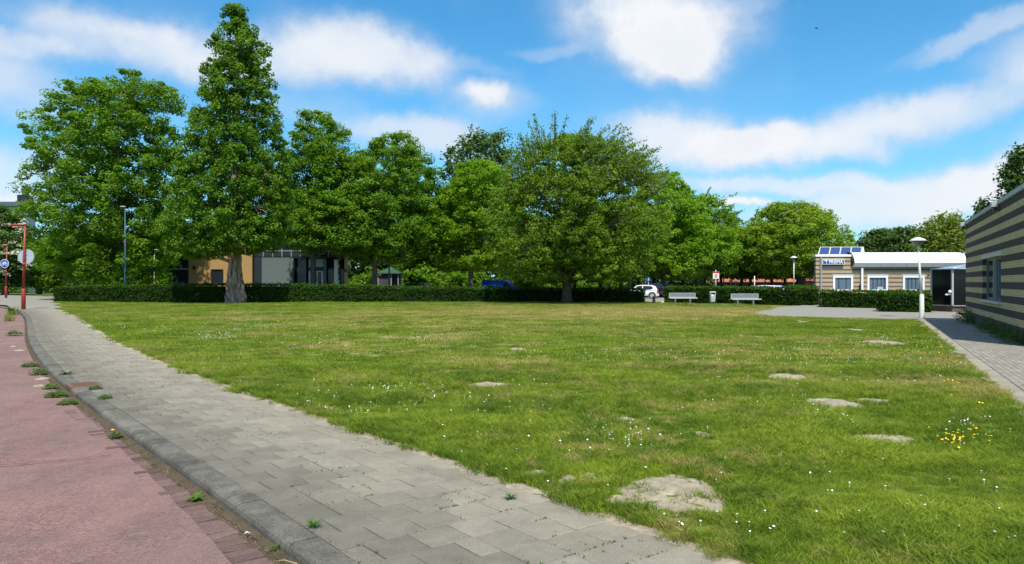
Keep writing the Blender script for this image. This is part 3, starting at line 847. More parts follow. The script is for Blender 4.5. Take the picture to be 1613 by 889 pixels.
def in_patch(x, y):
    bad = np.zeros(len(x), bool)
    for (px, py, a, b, i) in patches:
        th = np.arctan2((y - py) / b, (x - px) / a)
        rr = np.hypot((x - px) / a, (y - py) / b)
        lim = 1.0 + .14 * np.sin(th * 3 + i) + .10 * np.sin(th * 7 + i * 2)
        rag = np.array([1 + .42 * noise.noise(Vector((math.cos(a_) * 1.3, math.sin(a_) * 1.3, i * 3.1))) + .20 * noise.noise(Vector((math.cos(a_) * 5, math.sin(a_) * 5, i))) for a_ in th]) if len(x) < 60000 else 1
        q = rr / (rag * .93); bad |= rng.uniform(size=len(x)) < np.clip((1.30 - q) * 2.6, 0, .965)
    return bad
def plaza_mask(x, y):                                   # True where the turf is
    e = np.interp(x, [G(1180, 495)[0], G(1219, 498)[0], G(1298, 500.6)[0], G(1437, 503.8)[0], 60], [G(1180, 495)[1], G(1219, 498)[1], G(1298, 500.6)[1], G(1437, 503.8)[1], 33])
    lft = G(1180, 495)[0]
    dg = np.interp(y, [G(1180, 495)[1], G(1224, 484)[1]], [lft, G(1224, 484)[0]])
    return (y < e) | ((y > G(1180, 495)[1]) & (x < dg)) | ((x < lft) & (y < 39))
def scatter(y0, y1, dens, margin, edge_in=0.0):
    ym = 1.6 * y1; area = 2 * (.73 * y1 + margin) * (y1 - y0); n = int(area * dens)
    y = rng.uniform(y0, y1, n); x = rng.uniform(-(.73 * y1 + margin), .73 * y1 + margin, n)
    k = np.abs(x) < .73 * y + margin
    wob = .05 * np.sin(y * 9 + x * 3) + .05 * np.sin(y * 23) + .04 * rng.normal(size=n)
    k &= (x > lawn_left(y) + .02 + wob + edge_in) & (x < lawn_right(y) - .02 - np.abs(wob) * 1.6 - edge_in * .3)
    k &= plaza_mask(x, y) & ~in_patch(x, y)
    x, y = x[k], y[k]
    return x, y
def zs(x, y): return np.array([.004 + (lawn_z(a, b) if (b < 33 or a < 12) else -.012) for a, b in zip(x, y)])
bands = [(2.6, 5, 360), (5, 6.5, 330), (6.5, 8.5, 230), (8.5, 11, 150), (11, 14, 100)]
X_, Y_ = [], []
for (a, b, d) in bands:
    x, y = scatter(a, b, d, 1.2); X_.append(x); Y_.append(y)
x = np.concatenate(X_); y = np.concatenate(Y_)
gp = np.array([noise.noise(Vector((a * .8, b * .8, 2))) for a, b in zip(x, y)])
instancer('grass', np.stack([x, y, zs(x, y)], 1), (rng.uniform(.75, 1.25, len(x)) * np.clip(1 + .75 * gp + .3 * np.array([noise.noise(Vector((a * 2.6, b * 2.6, 9))) for a, b in zip(x, y)]), .55, 1.9)) * np.clip(1 + (y - 6) * .06, 1, 1.6), rng.uniform(0, 6.28, len(x)), near, 1)
X_, Y_ = [], []
for (a, b, d) in [(13, 18, 22), (18, 26, 14), (26, 38, 8.5), (38, 60, 5.5)]:
    x, y = scatter(a, b, d, 2.5, .1); k = ~((y > 58)); X_.append(x[k]); Y_.append(y[k])
x = np.concatenate(X_); y = np.concatenate(Y_)
instancer('grass', np.stack([x, y, zs(x, y)], 1), rng.uniform(.7, 1.2, len(x)) * np.clip(1 + (y - 18) * .012, .9, 1.5), rng.uniform(0, 6.28, len(x)), farc, 2)
# longer tufts at the lawn edges, patch rims, tree foot
pts = []
for s in np.arange(s_at_Y(2.4), s_at_Y(20), .028):
    a, b, _ = kerb_pt(s, W_WALK + .06 + abs(R.gauss(0, .09)) + .05 * math.sin(s * 7)); pts.append((a, b, .0, R.uniform(.5, 1.05)))
for (px, py, a, b, i) in patches:
    for k in range(int(26 * (a + b) + 4)):
        th = R.uniform(0, 6.28); q = R.uniform(.9, 1.25); pts.append((px + a * q * math.cos(th), py + b * q * math.sin(th), .0, R.uniform(.5, 1.0)))
for k in range(500):
    u = R.uniform(-12, 12); a, b = bpt(u, V_EDGE + R.uniform(-.05, .25) - .25 * max(0, noise.noise(Vector((u * 1.7, 3, 3)))) * R.random()); pts.append((a, b, 0, R.uniform(.4, .8)))
pts = [p for p in pts if p[1] > 2.2]
instancer('grass', [p[:3] for p in pts], [p[3] for p in pts], [R.uniform(0, 6.28) for _ in pts], edge, 3)

# daisies and dandelions
def flowers(name, mat, pts, r, h):
    V = []; Fc = []
    for (x, y) in pts:
        z = .01 + lawn_z(x, y) + h * R.uniform(.8, 1.2); rr = r * R.uniform(.7, 1.25) * (1 + min(8, max(0, y - 8)) * .02); tx, ty = R.uniform(-.35, .35), R.uniform(-.6, .1); b = len(V)
        V.append((x, y, z + rr * .25))
        for k in range(7):
            a = k * .8976; dx, dy = rr * math.cos(a), rr * math.sin(a); V.append((x + dx, y + dy, z + dx * tx + dy * -ty))
        V.append((x, y, z - rr * .3)); V.append((x + .003, y, .0)); V.append((x - .003, y, 0))
        for k in range(7): Fc.append((b, b + 1 + k, b + 1 + (k + 1) % 7))
        Fc.append((b + 8, b + 9, b + 10))
    mb = MB(); mb.add(V, Fc); o = mb.build(name, mat); tag(o, kind='stuff')
pts = []
cl = [(340, 528, 42, 10, 150), (375, 500, 70, 6, 90), (140, 530, 30, 12, 30), (620, 620, 80, 16, 90), (720, 600, 120, 12, 70), (950, 682, 60, 22, 60), (1000, 700, 40, 14, 22), (500, 540, 120, 18, 70), (540, 640, 90, 18, 50), (1300, 560, 120, 20, 110), (1480, 585, 60, 18, 60),
      (1290, 660, 60, 22, 50), (1530, 670, 40, 14, 26), (1380, 540, 60, 10, 60), (1000, 560, 200, 20, 90), (820, 640, 100, 40, 60), (1180, 620, 100, 30, 70), (1480, 545, 50, 9, 40), (400, 515, 60, 6, 90), (250, 520, 40, 6, 40), (700, 530, 60, 6, 60), (660, 535, 50, 4, 40)]
for (px, py, a, b, n) in cl:
    for k in range(int(n * .85)): pts.append(G(px + R.gauss(0, a * .6), max(484, py + R.gauss(0, b * .6))))
for k in range(330): pts.append(G(R.uniform(100, 1600), R.uniform(490, 870)))
def on_lawn(p): return lawn_left(np.array([p[1]]))[0] + .15 < p[0] < lawn_right(np.array([p[1]]))[0] - .15 and bool(plaza_mask(np.array([p[0]]), np.array([p[1]]))[0]) and not any(math.hypot((p[0] - q[0]) / q[2], (p[1] - q[1]) / q[3]) < 1.05 for q in patches)
pts = [p for p in pts if on_lawn(p)]
flowers('daisies', M['petal'], pts, .0078, .040)
pts = []
for (px, py, a, b, n) in [(1525, 695, 62, 13, 34), (1500, 700, 40, 9, 12), (1240, 585, 40, 6, 9), (660, 618, 22, 6, 3), (575, 655, 4, 2, 1), (1445, 555, 40, 8, 14), (1500, 607, 20, 4, 6), (1062, 800, 3, 2, 1), (1530, 640, 60, 12, 6)]:
    for k in range(n): pts.append(G(px + R.gauss(0, a * .55), py + R.gauss(0, b * .55)))
flowers('dandelions', M['yellow'], [p for p in pts if on_lawn(p)], .0105, .055)

# weeds: rosettes and tufts, each a plant
def rosette(n, L, w, seed, up=.5):
    r = random.Random(seed); mb = MB()
    for k in range(n):
        a = r.uniform(0, 6.28); l = L * r.uniform(.6, 1.2); ca, sa = math.cos(a), math.sin(a); e = r.uniform(.2, 1) * up
        P = []
        for i, t in enumerate((0, .35, .75, 1)):
            ww = w * (.3, 1, .8, .05)[i] / 2; z = l * (e * math.sin(t * 2.2)) + .004
            for sgn in (-1, 1): P.append((ca * l * t - sa * ww * sgn, sa * l * t + ca * ww * sgn, z))
        mb.add(P, [(0, 1, 3, 2), (2, 3, 5, 4), (4, 5, 7, 6)])
    me = bpy.data.meshes.new('weed'); me.from_pydata(mb.v, [], mb.f); me.materials.append(M['leaf_ivy'])
    at = me.attributes.new('tone', 'FLOAT', 'FACE'); at.data.foreach_set('value', np.random.default_rng(seed).uniform(.2, .9, len(mb.f)).astype(np.float32))
    return me
def leafy(n, rad, h, ls, seed):
    r = random.Random(seed); mb = MB()
    for k in range(n):
        a = r.uniform(0, 6.28); q = rad * math.sqrt(r.random()); t = r.random() ** .7; z = h * t * (1 - (q / rad) ** 2 * .7) + .01
        c = Vector((q * math.cos(a), q * math.sin(a), z)); th = r.uniform(0, 6.28); l = ls * r.uniform(.6, 1.3); u = Vector((math.cos(th), math.sin(th), r.uniform(-.3, .5))).normalized(); w = u.cross(Vector((r.uniform(-.4, .4), r.uniform(-.4, .4), 1))).normalized() * l * .32
        mb.add([c, c + u * l * .45 - w, c + u * l, c + u * l * .45 + w], [(0, 1, 2, 3)])
    me = bpy.data.meshes.new('weed'); me.from_pydata(mb.v, [], mb.f); me.materials.append(M['leaf_ivy'])
    at = me.attributes.new('tone', 'FLOAT', 'FACE'); at.data.foreach_set('value', np.random.default_rng(seed).uniform(.1, .9, len(mb.f)).astype(np.float32))
    return me
def weed(px, py, me, z, scale, label, mat=None, flower=False):
    x, y = G(px, py); x += 0; o = bpy.data.objects.new('weed', me); COL.objects.link(o)
    o.location = (x, y, z); o.scale = (scale,) * 3; o.rotation_euler = (0, 0, R.uniform(0, 6)); tag(o, label, 'weed')
    if flower:
        mb = MB(); mb.tube([(0, 0, 0), (.02, .01, .12), (.05, .01, .16)], .004, 5); mb.build('stem', M['leaf_ivy'], o)
        mb = MB(); mb.lathe([(0, .0), (.03, .004), (.034, .012), (.02, .022), (0, .024)], .05, .01, 10, .155); mb.build('flower', M['yellow'], o)
W1, W2, W3 = rosette(18, .085, .03, 1), leafy(150, .13, .11, .055, 2), leafy(420, .24, .15, .06, 3)
weed(308, 769, W1, ROADZ + .01, .9, 'small leafy weed at the kerb foot nearest the bottom edge')
weed(182, 677, W2, ROADZ + .01, .55, 'weed with a yellow dandelion flower growing at the kerb foot', flower=True)
weed(88, 616, W3, ROADZ + .01, .62, 'bushy green weed clump in the gutter in front of the drain cover')
weed(106, 627, W3, ROADZ + .01, .5, 'low green weed clump in the gutter touching the drain cover')
weed(80, 604, W2, ROADZ + .01, .8, 'green weed in the gutter just beyond the drain cover')
weed(60, 583, W2, ROADZ + .01, 1.1, 'leafy weed in the gutter between the drain cover and the cracked kerb')
weed(47, 571, W3, ROADZ + .01, .6, 'dark green weed patch hugging the kerb on its bend')
weed(22, 525, W2, ROADZ + .01, 1.6, 'lone green weed tuft where the kerb bends')
weed(105, 590, W1, .0, 1.6, 'flat weed growing between the pavement tiles near the drain cover')
weed(150, 613, W3, .0, .38, 'spindly weed in a tile joint behind the drain cover')
weed(165, 628, W3, .0, .38, 'trailing weed in a tile joint in front of the drain cover')
weed(495, 830, rosette(60, .07, .006, 8, .7), .0, 1.0, 'grassy tuft on the pavement near the bottom of the picture')
weed(436, 846, rosette(24, .07, .008, 9, 1.2), -.09, 1.0, 'tiny grass tuft against the kerb foot at the bottom')
weed(805, 787, rosette(40, .06, .007, 11, .9), .0, 1.0, 'short grass tuft in the sandy pavement edge')
weed(868, 783, rosette(30, .05, .007, 12, .9), .0, 1.0, 'grass sprig on the tiles below the large sand patch')
dm = blade_clump('dry_weed', 90, .25, .45, .02, 77, .5)
for (px, py, sc_, lb) in [(27, 494, 1.1, 'tall half dry weeds at the kerb below the red sign post'), (22, 503, .8, 'shorter straw coloured weeds beside the tall ones at the kerb')]:
    x, y = G(px, py); o = bpy.data.objects.new('weed', dm); COL.objects.link(o); o.location = (x - .2, y, -.08); o.scale = (sc_,) * 3; tag(o, lb, 'weed')
# small green bits in tile joints
mb = MB(); V = []; Fc = []
for k in range(3600):
    s = s_at_Y(3.5) + R.random() ** 1.4 * 26; row = round((s - s_at_Y(.6)) / .301); 
    if R.random() < .5: s = s_at_Y(.6) + row * .301 - .15; t = R.uniform(.3, 1.75)
    else: t = .215 + .303 * R.randrange(0, 6) + R.choice([0, 0, .15])
    if noise.noise(Vector((s * 1.3, t * 2.5, 7))) < .08: continue
    x, y, _ = kerb_pt(s, t); x += R.gauss(0, .004); y += R.gauss(0, .004)
    for q in range(3):
        a = R.uniform(0, 6.28); l = R.uniform(.008, .022); b = len(V); V += [(x - .003, y, -.004), (x + .003, y, -.004), (x + l * math.cos(a), y + l * math.sin(a), R.uniform(.004, .014))]; Fc.append((b, b + 1, b + 2))
mb.add(V, Fc); o = mb.build('joint_moss', M['leaf_ivy']); tag(o, kind='stuff')
# litter
def litter(px, py, z, label, cat, mat, pts, r):
    x, y = G(px, py); mb = MB(); mb.tube(pts, r, 5); o = mb.build(cat, mat); o.location = (x, y, z); tag(o, label, cat)
litter(440, 872, ROADZ + .03, 'curled dry yellow stalk lying in the gutter', 'stalk', M['straw'], [(-.05, .06, .0), (.02, .03, .02), (.10, 0, .01), (.14, -.05, .0), (.1, -.09, .01)], .003)
mb = MB(); mb.add([(-.02, 0, 0), (0, .022, .012), (.03, .01, .003), (.01, -.015, .014), (.0, 0, .022)], [(0, 4, 1), (1, 4, 2), (2, 4, 3), (3, 4, 0), (0, 1, 2, 3)])
o = mb.build('paper_scrap', M['litter']); x, y = G(388, 825); o.location = (x, y, ROADZ + .03); tag(o, 'crumpled pale paper scrap lying in the gutter dirt', 'litter')
mb = MB()
rr = random.Random(3)
for (px, py, r_) in [(66, 589, .16), (63, 600, .11), (30, 547, .14), (22, 541, .1)]:
    x, y = G(px, py); v = [(x + r_ * math.cos(k) * rr.uniform(.6, 1.2), y + r_ * math.sin(k) * rr.uniform(.6, 1.2), ROADZ + .012) for k in np.arange(0, 6.2, .9)]
    mb2 = MB(); mb2.add(v + [(x, y, ROADZ + .045)], [(k, (k + 1) % len(v), len(v)) for k in range(len(v))]); o = mb2.build('sand_heap', M['sand']); tag(o, kind='stuff')

# ------------------------------------------------------------------ foliage
def unit(v): return v / (np.linalg.norm(v, axis=1, keepdims=True) + 1e-9)
def leaves(name, C, Nn, size, tone, mat, parent, r, elong=1.5, axis=None):
    """one mesh of folded leaf faces: centres C, normals Nn, sizes, tones"""
    n = len(C); Nn = unit(Nn)
    a = unit(np.cross(Nn, unit(r.normal(size=(n, 3))))) if axis is None else unit(axis - Nn * np.sum(axis * Nn, 1, keepdims=True))
    b = np.cross(Nn, a); s = size[:, None]
    L, W = s * elong * .5, s * .5
    fold = Nn * s * .12
    V = np.empty((n, 4, 3)); V[:, 0] = C - a * L; V[:, 1] = C - b * W + fold; V[:, 2] = C + a * L; V[:, 3] = C + b * W + fold
    me = bpy.data.meshes.new(name); me.vertices.add(4 * n); me.vertices.foreach_set('co', V.ravel())
    me.loops.add(4 * n); me.loops.foreach_set('vertex_index', np.arange(4 * n, dtype=np.int32))
    me.polygons.add(n); me.polygons.foreach_set('loop_start', np.arange(0, 4 * n, 4, dtype=np.int32)); me.polygons.foreach_set('loop_total', np.full(n, 4, dtype=np.int32))
    at = me.attributes.new('tone', 'FLOAT', 'FACE'); at.data.foreach_set('value', np.clip(tone, 0, 1).astype(np.float32))
    me.update(calc_edges=True); me.materials.append(mat)
    o = bpy.data.objects.new(name, me); COL.objects.link(o); o.parent = parent
    return o

def clump_leaves(C, S, nper, lsize, r, flat=.6, out=None, upbias=.7, droop=0.0):
    n = len(C); idx = np.repeat(np.arange(n), nper); m = len(idx)
    d = unit(r.normal(size=(m, 3))); rad = r.uniform(.35, 1, m) ** .6
    off = d * (rad * S[idx])[:, None]; off[:, 2] *= flat
    if droop: off[:, 2] -= droop * (np.hypot(off[:, 0], off[:, 1])) ** 2 / (S[idx] + 1e-6)
    P = C[idx] + off
    Nn = d * .75 + np.array([0, 0, upbias]) + r.normal(size=(m, 3)) * .45
    tone = np.clip(.5 + (r.normal(size=n) * .22)[idx] + r.normal(size=m) * .16, 0, 1)
    return P, Nn, lsize * r.uniform(.6, 1.25, m), tone

def make_tree(label, x, Y, prof, trunk_px, trunk_y, mat, nclump=380, nper=46, lsize=.26, cs=.75, seed=1, bark='bark', depth=1.0, gap=.0, flat=.6, group=None, cat='tree',
              shell=.42, upbias=.7, limbs=26, z0=0.0, shoots=0, name='broadleaf_tree', buttress=None, elong=1.4, droop=0.0, lean=0.0, crown_base=None, limb_up=.5):
    r = np.random.default_rng(seed); rr = random.Random(seed); nclump = int(nclump * 1.3)
    X0 = PX(x, Y)
    root = empty(name, (X0, Y, z0), label, cat, group)
    P = sorted([(PZ(py, Y) - z0, PX(a, Y) - X0, PX(b, Y) - X0) for (py, a, b) in prof])
    z = np.array([p[0] for p in P]); xl = np.array([p[1] for p in P]); xr = np.array([p[2] for p in P])
    # clumps
    zg = np.linspace(z[0], z[-1], 200); hw = np.interp(zg, z, (xr - xl) / 2); hw = np.maximum(hw, .15)
    w = hw ** 1.35; w /= w.sum()
    C = np.empty((0, 3)); 
    while len(C) < nclump:
        k = nclump * 2
        zz = r.choice(zg, size=k, p=w) + r.normal(size=k) * .15
        cx = np.interp(zz, z, (xl + xr) / 2); h = np.interp(zz, z, (xr - xl) / 2)
        th = r.uniform(0, 2 * np.pi, k); q = r.uniform(0, 1, k) ** shell
        inset = np.maximum(h - cs * .30, h * .45)
        c = np.stack([cx + q * np.cos(th) * inset, q * np.sin(th) * inset * depth, zz], 1)
        if gap:
            gf = 1.0 if buttress else .42; g = np.array([noise.noise(Vector(((p[0] + seed * 7) * gf, p[1] * gf, p[2] * gf * 1.25))) for p in c]); c = c[g > -gap * .0 - .35 + gap * .35]
        C = np.vstack([C, c])
    C = C[:nclump]
    C[:, 2] = np.clip(C[:, 2], z[0] + cs * .2, z[-1] - cs * .35)
    S = cs * r.uniform(.45, 1.45, nclump)
    Pn, Nn, sz, tn = clump_leaves(C, S, int(nper * 1.22), lsize * .87, r, flat, None, upbias, droop)
    # trunk and limbs
    tw = trunk_px / F * Y / 2; ztop = z[-1] * .9; mb = MB()
    cxf = lambda q: float(np.interp(q, z, (xl + xr) / 2)) if q > z[0] else 0.0
    def center(q):
        t = q / ztop; base = lean * q
        return base + (cxf(q) - base) * max(0, min(1, (q - z[0]) / max(.1, (ztop - z[0])))) * .8
    wob = [rr.uniform(-.12, .12) for _ in range(40)]
    if buttress:
        zb = buttress; nn = 48; v = []; f = []; zs_ = np.concatenate([np.linspace(-.15, zb, 30), np.linspace(zb * 1.08, ztop, 26)])
        for i, q in enumerate(zs_):
            fl = max(0, 1 - q / zb); base = tw * (.47 * (1 - .78 * max(0, (q - zb)) / (ztop - zb)) if q > zb else .47 + .53 * fl ** 1.3)
            amp = .80 * min(1, fl * 1.8 + .10)
            for k in range(nn):
                a = 2 * math.pi * k / nn
                rg = abs(math.sin(a * 3.5 + 1.1 * q + .6 * math.sin(q * 1.3))) ** .7; rg2 = abs(math.sin(a * 8 - q * 1.7 + 1))
                n3 = noise.noise(Vector((math.cos(a) * 2.2, math.sin(a) * 2.2, q * .7)))
                rad = base * (1 + amp * (rg - 1.0) + amp * .55 * (rg2 - .5) + .16 * n3)
                v.append((center(max(q, 0)) + rad * math.cos(a), rad * math.sin(a), q))
        for i in range(len(zs_) - 1):
            for k in range(nn):
                k2 = (k + 1) % nn; f.append((i * nn + k, i * nn + k2, (i + 1) * nn + k2, (i + 1) * nn + k))
        mb.add(v, f, True)
    else:
        zs_ = np.linspace(-.15, ztop, 16)
        mb.tube([(center(max(q, 0)) + wob[i] * (.3 if q > 1.5 else .1), wob[-i] * .4, q) for i, q in enumerate(zs_)], [tw * (1.25 if i == 0 else 1) * (1 - .85 * (i / 15) ** 1.1) + .02 for i in range(16)], 10)
    order = r.permutation(nclump)[:limbs]
    for k in order:
        c = C[k]; zt = max(z[0] * .75 + .3, c[2] - (limb_up * np.hypot(c[0], c[1]) + .8)); zt = min(zt, ztop * .9)
        p0 = np.array([center(zt), 0, zt]); rad = max(.018, tw * .26 * (1 - .75 * zt / ztop))
        pts = []
        for t in np.linspace(0, 1, 6):
            p = p0 * (1 - t) + c * t; p = p + np.array([rr.uniform(-.12, .12), rr.uniform(-.12, .12), .35 * math.sin(t * math.pi) * .6 - .0]); pts.append(tuple(p))
        mb.tube(pts, [rad * (1 - .85 * t) + .008 for t in np.linspace(0, 1, 6)], 5, False)
        near_ = np.argsort(np.sum((C - c) ** 2, 1))[1:5]
        for j in near_:
            a = np.array(pts[3]); b = C[j]; mb.tube([tuple(a), tuple((a + b) / 2 + np.array([0, 0, .12])), tuple(b)], [rad * .35, rad * .25, .008], 4, False)
    # shoots standing out of the crown
    if shoots:
        SP, SN, SS, ST = [], [], [], []
        for k in range(shoots):
            zt = z[-1] * rr.uniform(.62, .97); h = float(np.interp(zt, z, (xr - xl) / 2)); c0 = cxf(zt)
            a = rr.uniform(0, 6.28); p = np.array([c0 + math.cos(a) * h * .8, math.sin(a) * h * .8 * depth, zt - .6])
            d = np.array([math.cos(a) * .7 + .45, math.sin(a) * .6, rr.uniform(.35, 1.1)]); d /= np.linalg.norm(d); L = rr.uniform(1.0, 3.0)
            pts = [tuple(p + d * L * t + np.array([0, 0, -.25 * t * t])) for t in (0, .35, .7, 1)]
            mb.tube(pts, [.035, .025, .016, .008], 4, False)
            m = int(L * 20)
            for q in range(m):
                t = rr.uniform(.1, 1.02); pp = np.array(p + d * L * t + np.array([0, 0, -.25 * t * t])) + r.normal(size=3) * .10
                SP.append(pp); SN.append(r.normal(size=3) + np.array([0, 0, .8])); SS.append(lsize * rr.uniform(.55, 1.0)); ST.append(rr.uniform(.2, .9))
        Pn = np.vstack([Pn, np.array(SP)]); Nn = np.vstack([Nn, np.array(SN)]); sz = np.concatenate([sz, SS]); tn = np.concatenate([tn, ST])
    mb.build('trunk', M[bark], root)
    leaves('crown', Pn, Nn, sz, tn, M[mat] if isinstance(mat, str) else mat, root, r, elong)
    return root

# --- the trees, left to right (profiles: photo row, crown left, crown right, taken at the tree's own distance)
make_tree('tall broad green plane tree behind the hedge, beside the blue lamp post', 202, 67,
    [(442, 120, 262), (425, 70, 280), (395, 42, 285), (350, 35, 290), (300, 40, 296), (260, 48, 298), (220, 48, 300), (190, 50, 298), (168, 75, 292), (145, 95, 284), (128, 125, 266), (117, 160, 236), (108, 182, 212)],
    13, 452, 'leaf_plane', 980, 84, .19, .76, 3, shell=.55, gap=.1, depth=.85, limbs=34, name='plane_tree')
make_tree('tall conical dawn redwood with a fluted brown trunk on the lawn edge', 370, 55.3,
    [(404, 285, 330), (392, 268, 438), (375, 262, 448), (350, 258, 462), (310, 268, 460), (270, 278, 456), (240, 284, 452), (205, 296, 448), (185, 300, 446), (170, 312, 436), (150, 306, 440), (132, 318, 430), (108, 314, 430), (88, 330, 418), (75, 326, 428), (55, 340, 402), (40, 338, 406), (24, 350, 394), (8, 360, 378)],
    31, 478, 'leaf_redwood', 1900, 42, .155, .40, 5, bark='bark_red', shell=.48, gap=.9, flat=.8, limbs=22, name='dawn_redwood', buttress=4.4, droop=.25, upbias=.6, depth=.95, limb_up=-.05)
make_tree('slender light green tree in front of the glass frontage', 493, 68,
    [(398, 452, 560), (380, 436, 588), (340, 428, 590), (290, 436, 572), (262, 440, 574), (235, 446, 566), (215, 452, 556), (200, 458, 545), (186, 468, 525), (172, 482, 508)],
    8, 452, 'leaf_plane', 560, 76, .18, .64, 8, gap=.2, depth=.9, shell=.45, name='plane_tree')
make_tree('broad green tree beside the green roofed shelter', 590, 70,
    [(412, 560, 660), (392, 522, 696), (350, 515, 705), (300, 528, 692), (268, 535, 688), (248, 552, 680), (228, 575, 668), (210, 602, 650)],
    9, 452, 'leaf_plane', 680, 76, .18, .64, 9, gap=.2, depth=.9, shell=.42, name='plane_tree')
make_tree('yellow green tree left of the blue van with a straight thin trunk', 742, 72,
    [(425, 690, 800), (395, 668, 830), (350, 668, 835), (310, 678, 830), (280, 695, 820), (258, 720, 790)],
    9, 455, 'leaf_bright', 560, 66, .185, .62, 10, gap=.2, depth=.9, name='lime_tree')
make_tree('big spreading elm with drooping twigs standing on the lawn in front of the hedge', 893, 55.8,
    [(444, 840, 985), (432, 785, 1020), (412, 768, 1042), (385, 760, 1050), (350, 760, 1054), (315, 768, 1048), (285, 785, 1036), (258, 800, 1018), (240, 815, 992), (224, 842, 965), (212, 872, 935)],
    15, 478, 'leaf_elm', 1350, 50, .13, .52, 12, bark='bark_dark', shell=.55, gap=.35, depth=.9, limbs=90, shoots=300, name='elm_tree', elong=1.9, droop=.5, lean=0.0, upbias=.45)
make_tree('dark poplar with upright tufts rising behind the lighter trees', 757, 98,
    [(420, 715, 800), (350, 695, 815), (290, 690, 815), (260, 697, 812), (238, 702, 812), (222, 722, 806), (209, 745, 795)],
    10, 452, 'leaf_poplar', 330, 40, .34, 1.0, 13, gap=.3, flat=1.1, name='poplar_tree')
make_tree('green tree rising directly behind the right side of the elm', 1045, 78,
    [(438, 985, 1105), (405, 965, 1125), (360, 975, 1120), (320, 985, 1108), (290, 1005, 1085), (272, 1025, 1065)],
    9, 452, 'leaf_bright', 480, 56, .21, .68, 14, gap=.4, name='lime_tree')
make_tree('light green tree with loose upper twigs between the elm and the round beech', 1098, 84,
    [(435, 1050, 1155), (400, 1040, 1165), (360, 1045, 1160), (330, 1062, 1148), (308, 1082, 1125)],
    8, 452, 'leaf_bright', 380, 52, .21, .66, 15, gap=.4, shoots=30, name='lime_tree')
make_tree('small pale tree seen far off in the gap left of the round beech', 1153, 125,
    [(430, 1130, 1180), (380, 1132, 1178), (350, 1140, 1166), (334, 1148, 1158)],
    6, 452, 'leaf_poplar', 110, 34, .38, 1.0, 16, gap=.5, name='poplar_tree')
make_tree('round domed beech with yellow green foliage beside the striped building', 1262, 92,
    [(438, 1205, 1300), (420, 1168, 1322), (395, 1152, 1338), (370, 1160, 1336), (350, 1175, 1325), (335, 1195, 1305), (320, 1218, 1275)],
    17, 452, 'leaf_beech', 760, 58, .215, .75, 17, bark='bark_dark', shell=.35, gap=.2, name='beech_tree', limbs=40)
make_tree('dark low tree on the skyline behind the solar panels', 1385, 118,
    [(440, 1350, 1425), (400, 1342, 1432), (380, 1350, 1425), (362, 1372, 1405)], 10, 455, 'leaf_dark', 220, 40, .36, 1.1, 18, name='broadleaf_tree')
make_tree('dark tree on the skyline between the solar panels and the willow', 1425, 112,
    [(440, 1385, 1465), (400, 1388, 1468), (375, 1398, 1462), (358, 1415, 1450)], 10, 455, 'leaf_poplar', 220, 40, .36, 1.1, 19, name='broadleaf_tree')
def willow():
    root = make_tree('light green weeping willow behind the white roof', 1482, 104,
        [(430, 1440, 1530), (400, 1440, 1532), (370, 1448, 1530), (355, 1460, 1515), (345, 1475, 1500)], 12, 455, 'leaf_willow', 230, 40, .30, .95, 20, name='willow_tree', flat=1.7, upbias=.1, elong=2.2)
willow()
make_tree('green tree rising behind the roof of the nearer striped building', 1600, 60,
    [(440, 1560, 1650), (340, 1572, 1650), (300, 1580, 1645), (270, 1582, 1640), (250, 1588, 1630), (235, 1596, 1615)], 12, 455, 'leaf_poplar', 300, 44, .24, .7, 21, flat=1.2, gap=.2, name='broadleaf_tree')
make_tree('low dark tree peeping over the roof edge at the building corner', 1552, 62,
    [(440, 1530, 1575), (360, 1530, 1575), (335, 1538, 1568), (318, 1545, 1562)], 8, 455, 'leaf_poplar', 90, 40, .22, .6, 22, flat=1.2, name='broadleaf_tree')
# small trees behind the left hedge
make_tree('small round tree with a dark slim trunk left of the branching one', 118, 84,
    [(430, 80, 150), (412, 62, 160), (392, 62, 160), (375, 75, 148), (362, 92, 135)], 5, 452, 'leaf_bright', 190, 40, .26, .7, 23, bark='bark_dark', name='small_tree')
make_tree('small tree with forking dark branches behind the left hedge', 166, 80,
    [(425, 130, 205), (405, 120, 222), (385, 125, 225), (365, 140, 215)], 7, 452, 'leaf_plane', 190, 40, .25, .7, 24, bark='bark_dark', name='small_tree', limb_up=.9)
make_tree('small bushy tree behind the white lamp beside the pavilion', 250, 98,
    [(448, 225, 275), (420, 218, 280), (390, 222, 278), (365, 235, 268)], 6, 455, 'leaf_plane', 190, 40, .30, .8, 25, name='small_tree')
# blossoming tree at the left edge of the picture
def blossom_tree():
    root = make_tree('white blossoming hawthorn at the left edge behind the red posts', 8, 92,
        [(450, -30, 42), (420, -45, 50), (385, -50, 50), (358, -45, 40), (342, -40, 24), (322, -35, 4)], 9, 452, 'leaf_poplar', 330, 40, .30, .85, 26, name='hawthorn_tree')
    r = np.random.default_rng(5); n = 60
    th = r.uniform(0, 6.28, n); zz = r.uniform(2.5, 9.0, n); h = np.interp(zz, [1, 5, 8, 10], [3.0, 3.9, 2.4, .8])
    C = np.stack([np.cos(th) * h - .3, -np.abs(np.sin(th)) * h, zz], 1)
    P, Nn, sz, tn = clump_leaves(C, np.full(n, .55), 26, .2, r, .35)
    leaves('blossom', P, Nn, sz, tn, M['blossom'], root, r)
blossom_tree()
make_tree('small green tree between the blossoming hawthorn and the big plane', 62, 96,
    [(450, 40, 100), (420, 38, 110), (395, 44, 105), (378, 56, 90)], 7, 452, 'leaf_plane', 190, 40, .28, .85, 27, name='small_tree')
